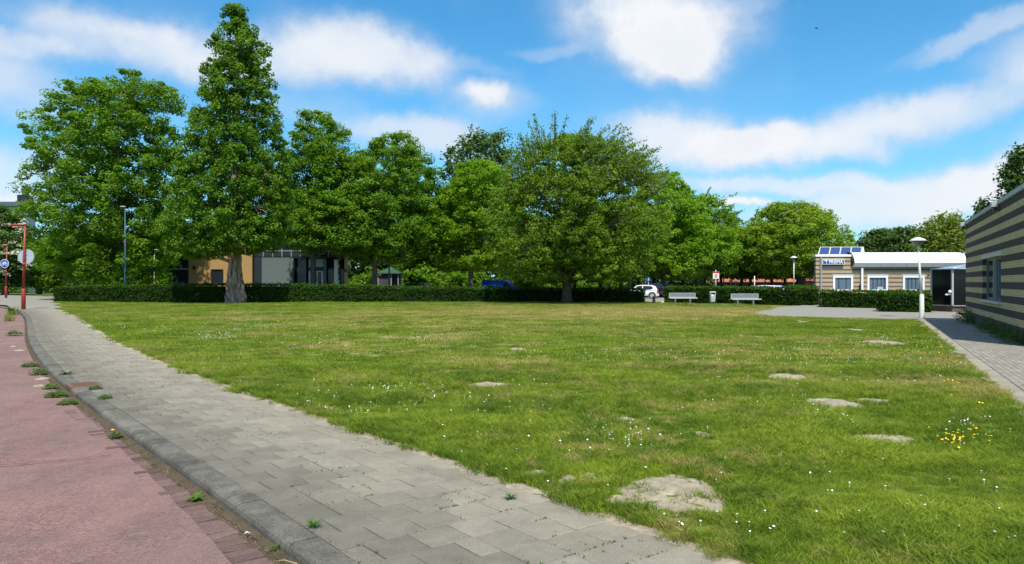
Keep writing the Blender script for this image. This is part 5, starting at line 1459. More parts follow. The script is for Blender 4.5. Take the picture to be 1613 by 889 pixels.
# --- glazed porch with a blue sloping roof
def porch():
    Y = 39.5; s = Y / F; X = lambda x: (x - CX) * s; Z = lambda y: H + (CY - y) * s
    root = empty('glass_porch', (X(1500), Y, 0), 'dark glazed porch with a sloping blue roof beside the corner of the striped wall', 'porch')
    ox = X(1500); P = [(X(1489) - ox, 1.3), (0, 0), (4.2, 0), (4.2, 4)]; zb, zt = .36, Z(425)
    def wallrun(name, mat, z0, z1, off, th):
        mb = MB()
        for (a, b) in zip(P[:-1], P[1:]):
            d = Vector((b[0] - a[0], b[1] - a[1])).normalized(); n_ = Vector((d.y, -d.x))
            q = [(a[0] + n_.x * off, a[1] + n_.y * off), (b[0] + n_.x * off, b[1] + n_.y * off), (b[0] + n_.x * (off - th), b[1] + n_.y * (off - th)), (a[0] + n_.x * (off - th), a[1] + n_.y * (off - th))]
            mb.add([(x, y, z0) for x, y in q] + [(x, y, z1) for x, y in q], [(3, 2, 1, 0), (4, 5, 6, 7), (0, 1, 5, 4), (1, 2, 6, 5), (2, 3, 7, 6), (3, 0, 4, 7)])
        return mb.build(name, M[mat], root)
    wallrun('base', 'brick_dark', -.05, zb - .06, -.02, .2); wallrun('sill', 'coping', zb - .058, zb, .05, .3)
    for (a, b) in zip(P[:-1], P[1:]):
        mb = MB(); d = Vector((b[0] - a[0], b[1] - a[1])).normalized(); n_ = Vector((d.y, -d.x)) * .03
        mb.add([(a[0], a[1], zb), (b[0], b[1], zb), (b[0], b[1], zt), (a[0], a[1], zt), (a[0] - n_.x, a[1] - n_.y, zb), (b[0] - n_.x, b[1] - n_.y, zb), (b[0] - n_.x, b[1] - n_.y, zt), (a[0] - n_.x, a[1] - n_.y, zt)], [(0, 1, 2, 3), (7, 6, 5, 4), (0, 4, 5, 1), (3, 2, 6, 7)]); mb.build('pane', M['porch_glass'], root)
    for (x, y) in P: part('post', 'galv', root, (x - .045, x + .045, y - .055, y + .04, zb + .001, zt))
    mb = MB(); ap = (3.0, 2.0, Z(411)); ring = [(P[0][0] - .12, P[0][1] - .1), (-.05, -.16), (4.35, -.16), (4.35, 4)]
    mb.add([(x, y, zt) for x, y in ring] + [(x, y, zt + .05) for x, y in ring] + [ap], [(0, 1, 5, 4), (1, 2, 6, 5), (2, 3, 7, 6), (4, 5, 8), (5, 6, 8), (6, 7, 8), (3, 2, 1, 0), (7, 4, 8)]); rf = mb.build('roof', M['blue_roof'], root)
    mb = MB(); mb.tube([(ring[1][0], ring[1][1], zt + .06), (ap[0], ap[1], ap[2] + .01)], .035, 6); mb.tube([(ring[0][0], ring[0][1], zt + .05), (ring[1][0], ring[1][1], zt + .05), (ring[2][0], ring[2][1], zt + .05)], .035, 6); mb.build('roof_edge', M['coping'], rf)
    mb = MB(); mb.lathe([(0, 0), (.07, .03), (.09, .1), (.06, .17), (0, .2)], -.02 - .12, -.02, 10, .98); mb.box(-.36, -.08, .0, .06, .90, .97); mb.build('door_fitting', M['white'], root)
M['porch_glass'] = mat_glass('porch_glass', (.006, .006, .007), .08, .25)
porch()

# --- red roofed pavilion far behind the car park
def hipped(name, label, x0p, x1p, ridge0, ridge1, ye, yr, Y, D, roofmat='rooftile', wallmat='shadewall'):
    s = Y / F; X = lambda x: (x - CX) * s; Z = lambda y: H + (CY - y) * s; ox = X(x0p)
    root = empty(name, (ox, Y, 0), label, 'building'); a, b = 0, X(x1p) - ox; r0, r1 = X(ridge0) - ox, X(ridge1) - ox; ze, zr = Z(ye), Z(yr)
    part('wall', wallmat, root, (.9, b - .5, .8, D - .8, -.1, ze))
    n = max(3, int((b - a) / 3))
    for k in range(n): part('post', 'shadewall', root, (a + .8 + k * (b - a - 1.6) / (n - 1), a + .95 + k * (b - a - 1.6) / (n - 1), .25, .4, 0, ze))
    mb = MB(); t = .12
    mb.add([(a, 0, ze), (b, 0, ze), (b, D, ze), (a, D, ze), (r0, D / 2, zr), (r1, D / 2, zr), (a, 0, ze - t), (b, 0, ze - t), (b, D, ze - t), (a, D, ze - t)],
           [(0, 1, 5, 4), (1, 2, 5), (2, 3, 4, 5), (3, 0, 4), (0, 6, 7, 1), (1, 7, 8, 2), (2, 8, 9, 3), (3, 9, 6, 0), (9, 8, 7, 6)]); rf = mb.build('roof', M[roofmat], root)
    for k in range(9):
        u = r0 + (r1 - r0) * (k + .5) / 9; mb = MB(); mb.tube([(u, .0, ze + .04), (u, D / 2, zr + .04)], .05, 4); mb.build('rib', M['brownwall'], rf)
    return root
hipped('low_pavilion', 'long low building with a red hipped roof behind the thin trunks', 1110, 1262, 1150, 1240, 443.5, 432.5, 120, 11)
hipped('low_pavilion', 'smaller red roofed building partly hidden by the striped building', 1252, 1310, 1262, 1300, 441.5, 431.5, 128, 10, wallmat='brownwall')

# --- block of flats at the far left
def flats():
    Y = 165; s = Y / F; X = lambda x: (x - CX) * s; Z = lambda y: H + (CY - y) * s; ox = X(-160)
    root = empty('apartment_block', (ox, Y, 0), 'pale block of flats with a dark flat roof and chimney at the far left', 'apartment block')
    b = X(40) - ox; top = Z(325)
    part('wall', 'flatwall', root, (0, b, 0, 3.5, 0, top)); rf = part('roof', 'flatroof', root, (-.6, b + .6, -1, 4.1, top, top + .9)); 
    part('lift_housing', 'darkframe', rf, (X(25) - ox, X(39) - ox, .4, 3, top + .9, top + 2.6))
    mb = MB(); mb.lathe([(.7, 0), (.7, 1.0), (.45, 1.05), (.45, 1.7), (.8, 1.75), (.8, 2.1), (0, 2.2)], X(33) - ox, 1.6, 12, top + 2.6); mb.build('chimney', M['darkframe'], rf)
    n = int(b / 3.4)
    for fl in range(6):
        z0 = fl * 2.9 + .9
        if z0 + 1.5 > top: break
        part('balcony', 'white', root, (0, b, -1.3, -.05, z0 - .9, z0 - .7), (0, b, -1.3, -1.2, z0 - .7, z0 + .2))
        for k in range(n):
            w = part('window', 'white', root, (.6 + k * 3.4, 3.0 + k * 3.4, -.06, -.003, z0 - .05, z0 + 1.5)); part('pane', 'glass', w, (.7 + k * 3.4, 2.9 + k * 3.4, -.09, -.062, z0 + .05, z0 + 1.4))
flats()

# --- green roofed shelter
def shelter():
    Y = 86; s = Y / F; X = lambda x: (x - CX) * s; Z = lambda y: H + (CY - y) * s; ox = X(595)
    root = empty('shelter', (ox, Y, 0), 'small shelter with a pointed green roof and dark slatted wall', 'shelter'); ze, zr = Z(430.3), Z(420); b = X(628.5) - ox; c = X(613.5) - ox
    for k in range(9): part('slat', 'woodslat', root, (.12, c + .15, .06, .12, .2 + k * .245, .4 + k * .245))
    for (x, y) in ((.06, 0), (c + .2, 0), (b - .1, 0), (.06, 2.2), (b - .1, 2.2)): part('post', 'midframe', root, (x - .06, x + .06, y - .0, y + .12, -.05, ze))
    part('rear_wall', 'shadewall', root, (.13, b - .17, 2.2, 2.28, 0, ze))
    mb = MB(); mb.add([(-.25, -.3, ze), (b + .2, -.3, ze), (b + .2, 2.6, ze), (-.25, 2.6, ze), (c, 1.15, zr), (-.25, -.3, ze - .08), (b + .2, -.3, ze - .08), (b + .2, 2.6, ze - .08), (-.25, 2.6, ze - .08)],
        [(0, 1, 4), (1, 2, 4), (2, 3, 4), (3, 0, 4), (0, 5, 6, 1), (1, 6, 7, 2), (2, 7, 8, 3), (3, 8, 5, 0), (8, 7, 6, 5)]); mb.build('roof', M['greenroof'], root)
    part('bench_seat', 'woodslat', root, (c + .4, b - .3, 1.5, 2.0, .42, .47))
shelter()

# ------------------------------------------------------------------ street lamps
def arm_lamp(x, Y, ytop, label, mat, headlen, side, box=False, r0=.07, name='street_lamp'):
    root = empty(name, (PX(x, Y), Y, 0), label, 'street lamp'); h = PZ(ytop, Y)
    mb = MB(); mb.tube([(0, 0, -.1), (0, 0, h * .25), (0, 0, h)], [r0 * 1.15, r0, r0 * .6], 10); mb.build('pole', M[mat], root)
    mb = MB(); L = headlen
    prof = [(0, .05), (.15, .09), (.5, .12), (.85, .10), (1, .04)]
    v = []
    for t, w in prof:
        for k in range(8):
            a = 2 * math.pi * k / 8; v.append((side * (t * L - .05), w * math.cos(a) * 1.0, h + .02 + w * .55 * math.sin(a)))
    f = [(i * 8 + k, i * 8 + (k + 1) % 8, (i + 1) * 8 + (k + 1) % 8, (i + 1) * 8 + k) for i in range(4) for k in range(8)] + [tuple(range(8)), tuple(range(39, 31, -1))]
    mb.add(v, f, True); hd = mb.build('lamp_head', M['lampglass'], root)
    if box: part('control_box', mat, root, (-.22, -.07, -.1, .1, PZ(421, Y), PZ(405, Y)), b=.02)
    mb = MB(); mb.tube([(0, 0, 0), (0, 0, 1.1)], [r0 * 1.5, r0 * 1.5], 10); mb.build('pole_base', M[mat], root)
    return root
arm_lamp(197, 63, 326, 'tall blue lamp post in front of the plane trunk behind the left hedge', 'bluepole', .5, -1, True, .085)
arm_lamp(613, 72, 353, 'blue green lamp post standing in front of the green roofed shelter', 'bluepole', .65, -1, False, .08)
arm_lamp(1140, 86, 381, 'tall dark green lamp post with a flat white head behind the benches', 'greenpole', .95, -1, False, .075)
arm_lamp(1205.5, 104, 399.5, 'shorter green lamp post with a white head before the round beech', 'greenpole', .85, -1, False, .075)
def globe_lamp(x, yb, Y, ytop, label, lean=0.0):
    root = empty('park_lamp', (PX(x, Y), Y, 0), label, 'park lamp'); h = PZ(ytop, Y)
    hh = h - .38; mb = MB(); mb.tube([(0, 0, -.1), (0, 0, .02), (0, 0, 1.02), (0, 0, 1.06)], [.098, .098, .092, .06], 14); mb.build('pole_sleeve', M['lampwhite'], root)
    mb = MB(); mb.tube([(0, 0, 1.06), (-lean * .5, 0, hh * .6), (-lean, 0, hh + .05)], [.058, .052, .046], 12); mb.build('pole', M['lampwhite'], root)
    mb = MB(); mb.lathe([(.05, 0), (.12, .02), (.20, .10), (.26, .19), (.27, .21)], -lean, 0, 24, hh); mb.build('lamp_bowl', M['lampgrey'], root)
    mb = MB(); mb.lathe([(.30, .20), (.345, .205), (.34, .225), (.24, .29), (.1, .355), (0, .375)], -lean, 0, 24, hh); mb.build('lamp_shade', M['lampglass'], root)
    return root
globe_lamp(1452, 501, 33.0, 373.5, 'white park lamp with a shallow mushroom shade on the paved corner by the lawn', .17)
globe_lamp(1250.5, 0, 71, 403.5, 'white mushroom lamp behind the end of the bench hedge')
mb = MB()
def slim_lamp():
    Y = 82; root = empty('park_lamp', (PX(243, Y), Y, 0), 'thin white lamp seen between the plane trunk and the ochre pavilion', 'park lamp'); h = PZ(395, Y)
    mb = MB(); mb.tube([(0, 0, -.1), (0, 0, h)], [.06, .04], 8); mb.build('pole', M['lampwhite'], root)
    mb = MB(); mb.lathe([(.06, 0), (.35, .05), (.38, .1), (.2, .2), (0, .24)], 0, 0, 16, h); mb.build('lamp_shade', M['lampglass'], root)
slim_lamp()

# red cycle-path posts
def red_post(x, yb, ytop, Y, label, arm=True):
    root = empty('red_lamp_post', (PX(x, Y), Y, -.05 if Y > 50 else 0), label, 'lamp post'); h = PZ(ytop, Y)
    k = Y / 43.9 * .94
    zs1 = 1.15
    mb = MB(); mb.tube([(0, 0, -.15), (0, 0, zs1), (0, 0, zs1 + .06)], [.115, .115, .075], 14); mb.build('sleeve', M['red'], root)
    mb = MB(); mb.tube([(.0, 0, zs1 + .05), (.03, 0, 3), (.10, 0, h - .02)], [.07, .064, .056], 12); mb.tube([(.032, 0, 2.55), (.032, 0, 2.72)], .085, 12); mb.build('pole', M['red'], root)
    if arm:
        hd = empty('lamp_head', (0, 0, 0), None, None); hd.parent = root
        v = []; f = []
        prof = [(.16, .03), (.05, .10), (-.3, .13), (-.62, .12), (-.82, .05)]
        for t, w in prof:
            for q in range(10):
                a = 2 * math.pi * q / 10; v.append((t, w * 1.2 * math.cos(a), h + .06 * t + max(-.05, w * .62 * math.sin(a)) + .02))
        f = [(i * 10 + q, i * 10 + (q + 1) % 10, (i + 1) * 10 + (q + 1) % 10, (i + 1) * 10 + q) for i in range(4) for q in range(10)] + [tuple(range(10)), tuple(range(49, 39, -1))]
        mb = MB(); mb.add(v, f, True); mb.build('shade', M['red'], hd)
        mb = MB(); mb.box(-.28, .2, -.1, .1, h + .045, h + .10, .015); mb.build('cap', M['galv'], hd)
    return root
Yr = H * F / (487.5 - CY)
rp1 = red_post(37, 487.5, 355, Yr, 'nearer red lamp post on the pavement carrying a round sign seen from behind')
def disc(mb, cx, cz, r, y0, y1, n=28, ex=1.0):
    v = [(cx + r * ex * math.cos(2 * math.pi * k / n), y0, cz + r * math.sin(2 * math.pi * k / n)) for k in range(n)] + [(cx + r * ex * math.cos(2 * math.pi * k / n), y1, cz + r * math.sin(2 * math.pi * k / n)) for k in range(n)]
    mb.add(v, [tuple(range(n)), tuple(reversed(range(n, 2 * n)))] + [(k, n + k, n + (k + 1) % n, (k + 1) % n) for k in range(n)]); return mb
def round_sign():
    zc = PZ(404.5, Yr); root = empty('round_sign', (PX(38.5, Yr), Yr + .13, 0), 'round traffic sign seen from its plain grey back on the nearer red post', 'traffic sign')
    mb = MB(); disc(mb, 0, zc, .43, 0, .02, ex=1.1); mb.build('disc', M['signback'], root)
    v = []; mb = MB()
    for k in range(29):
        a = 2 * math.pi * k / 28; v.append((.475 * math.cos(a), .01, zc + .432 * math.sin(a)))
    mb.tube(v, .016, 6, False); mb.build('rim', M['coping'], root)
    part('clamp', 'galv', root, (-.06, .06, -.04, -.003, zc + .1, zc + .14), (-.06, .06, -.04, -.003, zc - .14, zc - .1))
round_sign()
Yr2 = H * F / (469.5 - CY)
red_post(9.5, 469.5, 386, Yr2, 'farther red lamp post at the left edge carrying the blue cycle sign')
def bike_sign():
    zc = PZ(415.5, Yr2); root = empty('cycle_sign', (PX(8.5, Yr2), Yr2 - .14, 0), 'round blue cycle path sign with a white bicycle on the farther red post', 'traffic sign')
    mb = MB(); disc(mb, 0, zc, .44, 0, .02); mb.build('disc', M['white'], root)
    mb = MB(); disc(mb, 0, zc, .40, -.006, -.001); mb.build('face', M['signblue'], root)
    mb = MB()
    def ring(cx, cz, r):
        mb.tube([(cx + r * math.cos(2 * math.pi * k / 16), -.014, cz + r * math.sin(2 * math.pi * k / 16)) for k in range(17)], .022, 5, False)
    ring(-.19, zc - .07, .12); ring(.19, zc - .07, .12)
    for a, b in (((-.19, -.07), (-.06, .12)), ((-.06, .12), (.12, .12)), ((.12, .12), (0, -.07)), ((0, -.07), (-.19, -.07)), ((0, -.07), (-.06, .12)), ((.19, -.07), (.10, .19)), ((.10, .19), (.17, .2)), ((-.11, .16), (-.01, .16))):
        mb.tube([(a[0], -.014, zc + a[1]), (b[0], -.014, zc + b[1])], .020, 5)
    mb.build('bicycle_symbol', M['white'], root)
bike_sign()
def small_post():
    Y = 96; root = empty('short_red_post', (PX(97, Y), Y, 0), 'short red post with a small white sign behind the left end of the hedge', 'post')
    mb = MB(); mb.tube([(0, 0, 0), (0, 0, 1.5), (0, 0, 1.55), (0, 0, PZ(418, Y))], [.16, .16, .09, .08], 10); mb.build('pole', M['red'], root)
    mb = MB(); disc(mb, -.02, PZ(428.5, Y), .27, -.14, -.11); mb.build('round_plate', M['white'], root)
    part('plate', 'signback', root, (.10, .32, -.12, -.09, PZ(425, Y), PZ(418, Y)))
small_post()
# utility cabinet
def cabinet():
    x, y = G(52.5, 462.2); Y = y; root = empty('utility_cabinet', (x, Y, 0), 'dark green utility cabinet on the verge in front of the ivy hedge', 'cabinet'); w = 10.5 * Y / F
    part('body', 'cabinet', root, (-w / 2, w / 2, -.3, .35, 0, 1.42), b=.03); part('lid', 'cabinet_top', root, (-w / 2 - .04, w / 2 + .04, -.34, .39, 1.421, 1.52), b=.02)
    for k in (0, 1):
        d = part('door', 'cabinet_top', root, (-w / 2 + .03 + k * w / 2 * .98, -w / 2 + w / 2 * .96 + k * w / 2 * .98, -.325, -.301, .08, 1.36)); part('handle', 'galv', d, (-.02 + k * .06 - .03, .0 + k * .06 - .03, -.35, -.326, .7, .85))
cabinet()

# ------------------------------------------------------------------ benches, bin, bollard
def bench(x, y, wpx, label, rz):
    X, Y = G(x, y); W = wpx / F * Y; root = empty('park_bench', (X, Y, 0), label, 'bench', 'metal benches in front of the clipped hedge', rz)
    h = W / 2
    st = part('seat', 'galv', root, *[(-h, h, -.22 + k * .058, -.22 + k * .058 + .036, .43, .462) for k in range(8)])
    st['kind'] = 'stuff'; part('seat_edge', 'galv', st, (-h - .03, h + .03, -.262, -.232, .40, .47), (-h - .03, h + .03, .25, .275, .40, .47), (-h - .03, -h - .001, -.23, .249, .40, .47), (h + .001, h + .03, -.23, .249, .40, .47))
    bk = part('backrest', 'galv2', root, *[(-h + .12 + k * (2 * h - .14) / 40, -h + .12 + k * (2 * h - .14) / 40 + .028, .30 + .0, .315, .50, .76) for k in range(41)])
    bk['kind'] = 'stuff'; part('back_frame', 'galv', bk, (-h + .06, h + .03, .285, .33, .761, .80), (-h + .06, h + .03, .285, .33, .455, .499), (-h + .06, -h + .10, .285, .33, .50, .76), (h - .005, h + .03, .285, .33, .50, .76))
    for sx in (-1, 1):
        mb = MB(); mb.box(sx * h * .55 - .045, sx * h * .55 + .045, -.05, .07, -.05, .428); mb.box(sx * h * .55 - .03, sx * h * .55 + .03, .07, .27, .36, .42); mb.build('leg', M['galv'], root)
M['galv2'] = mat_plain('bench_mesh', (.30, .34, .35), .5, .3, var=.1)
bench(1075.5, 479.0, 43, 'steel bench left of the litter bin in front of the hedge', .05)
bench(1174.5, 481.6, 45, 'steel bench right of the litter bin in front of the hedge', .05)
def bin_():
    X, Y = G(1122.5, 480.0); root = empty('litter_bin', (X, Y, 0), 'grey rounded litter bin between the two benches', 'litter bin'); s = Y / F; w = 9.6 * s / 2; z0, z1 = H - (475.9 - CY) * s, H - (459.4 - CY) * s
    part('post', 'galv', root, (-.03, .03, .20, .26, -.05, z1 - .05))
    mb = MB(); n = 24; v = []; prof = [(0, .74), (.04, .80), (.5, .88), (.86, 1.0), (.94, 1.0), (.99, .93), (1.0, .80)]
    for t, k_ in prof:
        for k in range(n):
            a = 2 * math.pi * k / n; c, s_ = math.cos(a), math.sin(a); e = .5
            v.append((w * k_ * math.copysign(abs(c) ** e, c), .19 * k_ * math.copysign(abs(s_) ** e, s_), z0 + (z1 - z0) * t))
    mb.add(v, [(i * n + k, i * n + (k + 1) % n, (i + 1) * n + (k + 1) % n, (i + 1) * n + k) for i in range(len(prof) - 1) for k in range(n)] + [tuple(reversed(range(n))), tuple(range((len(prof) - 1) * n, len(prof) * n))], True)
    mb.build('body', M['tin'], root); part('opening', 'black', root, (-w * .68, w * .68, -.21, -.10, z1 - .17, z1 - .06), b=.02); part('sticker', 'white', root, (-w * .62, -w * .1, -.188, -.172, z1 - .36, z1 - .22))
bin_()
def bollard():
    X, Y = G(1030, 478.2); root = empty('bollard', (X, Y, 0), 'short black bollard in the gap between the hedges before the white hatchback', 'bollard')
    part('post', 'black', root, (-.095, .095, -.095, .095, -.05, .44), b=.012); part('cap', 'black', root, (-.11, .11, -.11, .11, .44, .54), b=.03)
bollard()
X, Y = G(1043.5, 478.4); mb = MB(); mb.lathe([(.09, 0), (.09, .12), (.06, .19), (0, .21)], 0, 0, 7); o = mb.build('marker_stone', M['litter']); o.location = (X, Y, 0); tag(o, 'small white stone standing at the left end of the bench hedge', 'stone')

# ------------------------------------------------------------------ traffic signs behind the hedges
def post_sign(x, Y, ytop, name, label, build, mat='galv'):
    root = empty(name, (PX(x, Y), Y, 0), label, 'traffic sign'); mb = MB(); mb.tube([(0, 0, -.1), (0, 0, PZ(ytop, Y))], .032, 8); mb.build('post', M[mat], root); build(root, Y); return root
def red_ring(root, Y):
    s = Y / F; z0, z1 = PZ(439.3, Y), PZ(428.3, Y); w = 4.8 * s; cz = (PZ(434.7, Y))
    part('board', 'white', root, (-w, w, -.06, -.04, z0, z1)); part('band', 'signred', root, (-w + .005, w - .005, -.066, -.0605, z1 - .115, z1 - .005))
    mb = MB(); mb.tube([(.10 * math.cos(2 * math.pi * k / 20), -.07, cz + .10 * math.sin(2 * math.pi * k / 20)) for k in range(21)], .018, 5, False); mb.build('ring', M['signred'], root)
    txt('3', 0, -.075, cz, .15, 'signred', root, None, 'digit')
post_sign(1127.5, 56.5, 425.5, 'notice_sign', 'white notice board with a red band and red ring on a post behind the bin', red_ring)
def blue_person(root, Y):
    z = PZ(440.5, Y); mb = MB(); disc(mb, 0, z, .24, -.06, -.04); mb.build('disc', M['signblue'], root)
    mb = MB(); disc(mb, 0, z + .11, .035, -.068, -.062); mb.box(-.03, .03, -.068, -.062, z - .02, z + .07); mb.box(-.08, .08, -.068, -.062, z + .02, z + .05); mb.box(-.04, -.01, -.068, -.062, z - .13, z - .021); mb.box(.01, .04, -.068, -.062, z - .13, z - .021); mb.build('figure', M['white'], root)
post_sign(1021.3, 74, 437, 'footpath_sign', 'round blue sign with a white figure above the dark estate car', blue_person)
def blue_board(root, Y):
    part('board', 'signblue', root, (-.16, .16, -.06, -.04, PZ(438, Y), PZ(427, Y)))
post_sign(953.5, 84, 427, 'direction_board', 'narrow blue board on a post among the thin trunks', blue_board)
def blue_white(root, Y):
    part('board', 'signblue', root, (-.15, .15, -.06, -.04, PZ(434.5, Y), PZ(426.5, Y))); part('plate', 'white', root, (-.13, .13, -.06, -.04, PZ(441, Y), PZ(435, Y)))
post_sign(993, 80, 426, 'parking_sign', 'blue parking sign with a white plate below it left of the cars', blue_white)
def gsign(root, Y): part('board', 'signgreen', root, (-.24, .24, -.06, -.04, PZ(444.4, Y), PZ(441.3, Y)))
post_sign(1151.3, 96, 441, 'green_sign', 'tiny green board on a post in front of the red roof', gsign)
def wsign(root, Y): part('board', 'white', root, (-.2, .2, -.06, -.04, PZ(445.3, Y), PZ(442.6, Y)))
post_sign(1158.8, 96, 442, 'small_sign', 'tiny white board right of the green one before the red roof', wsign)
def plain_pole(x, Y, yt, label, mat='lampwhite', r=.05):
    mb = MB(); mb.tube([(0, 0, -.1), (0, 0, PZ(yt, Y))], r, 8); o = mb.build('pole', M[mat]); o.location = (PX(x, Y), Y, 0); tag(o, label, 'pole')
plain_pole(1188.5, 78, 435, 'plain white pole in front of the red roof left of the white estate')
plain_pole(926, 90, 432, 'pale pole standing between the elm trunk and the blue board', 'lampwhite', .05)
plain_pole(1016.7, 88, 428, 'thin pale pole above the white hatchback roof', 'galv', .04)
plain_pole(989, 78, 425, 'dark pole left of the parking sign', 'greenpole', .05)
def flag():
    Y = 66; root = empty('banner', (PX(1281.5, Y), Y, 0), 'small red and white banner beside the left corner of the striped building', 'banner')
    mb = MB(); mb.tube([(0, 0, -.1), (0, 0, PZ(431, Y))], .02, 6); mb.build('post', M['galv'], root); part('cloth', 'white', root, (-.03, .2, -.03, -.01, PZ(440, Y), PZ(435.5, Y))); part('cloth', 'signred', root, (-.03, .22, -.03, -.01, PZ(435.4, Y), PZ(431, Y)))
flag()
# skip with a load
def skip():
    Y = 84; s = Y / F; root = empty('skip', (PX(1048, Y), Y, 0), 'pale blue skip with a heap of rubble behind the bench hedge', 'skip'); w = 36 * s; t = PZ(451, Y)
    mb = MB(); a = .5
    mb.add([(a, 0, .1), (w - a, 0, .1), (w - a, 1.9, .1), (a, 1.9, .1), (0, -.1, t), (w, -.1, t), (w, 2.0, t), (0, 2.0, t)], [(0, 3, 2, 1), (0, 1, 5, 4), (1, 2, 6, 5), (2, 3, 7, 6), (3, 0, 4, 7)]); mb.build('body', M['skip'], root)
    part('rim', 'skip', root, (-.05, w + .05, -.17, -.101, t - .12, t + .02), (-.05, w + .05, 2.001, 2.07, t - .12, t + .02)); part('rib', 'skip', root, *[(.8 + k * .45, .87 + k * .45, -.14, -.05, .3, t - .13) for k in range(3)])
    mb = MB(); mb.add([(.05, 0, t - .05), (w * .62, 0, t - .05), (w * .62, 1.9, t - .05), (.05, 1.9, t - .05), (w * .28, .9, t + .3), (w * .45, .8, t + .26)], [(0, 1, 5, 4), (1, 2, 5), (2, 3, 4, 5), (3, 0, 4), (0, 3, 2, 1)]); mb.build('load', M['skipsand'], root)
skip()
def tarp():
    Y = 72; s = Y / F; root = empty('trailer', (PX(1224, Y), Y, 0), 'low trailer under a blue tarpaulin right of the white estate', 'trailer'); t = PZ(451, Y); w = 16 * s
    part('bed', 'galv', root, (0, w, 0, 1.4, .45, .7)); mb = MB(); mb.add([(0, -.03, .7), (w, -.03, .7), (w, 1.43, .7), (0, 1.43, .7), (.1, 0, t - .15), (w - .1, 0, t - .1), (w - .1, 1.4, t - .15), (.1, 1.4, t - .2), (w * .65, .7, t + .1)], [(0, 1, 5, 4), (1, 2, 6, 5), (2, 3, 7, 6), (3, 0, 4, 7), (4, 5, 8), (5, 6, 8), (6, 7, 8), (7, 4, 8)]); mb.build('tarpaulin', M['tarp'], root)
    for x_ in (.35, w - .35):
        mb = MB(); disc(mb, x_, .3, .3, -.05, .12, 16); mb.build('wheel', M['rubber'], root)
tarp()

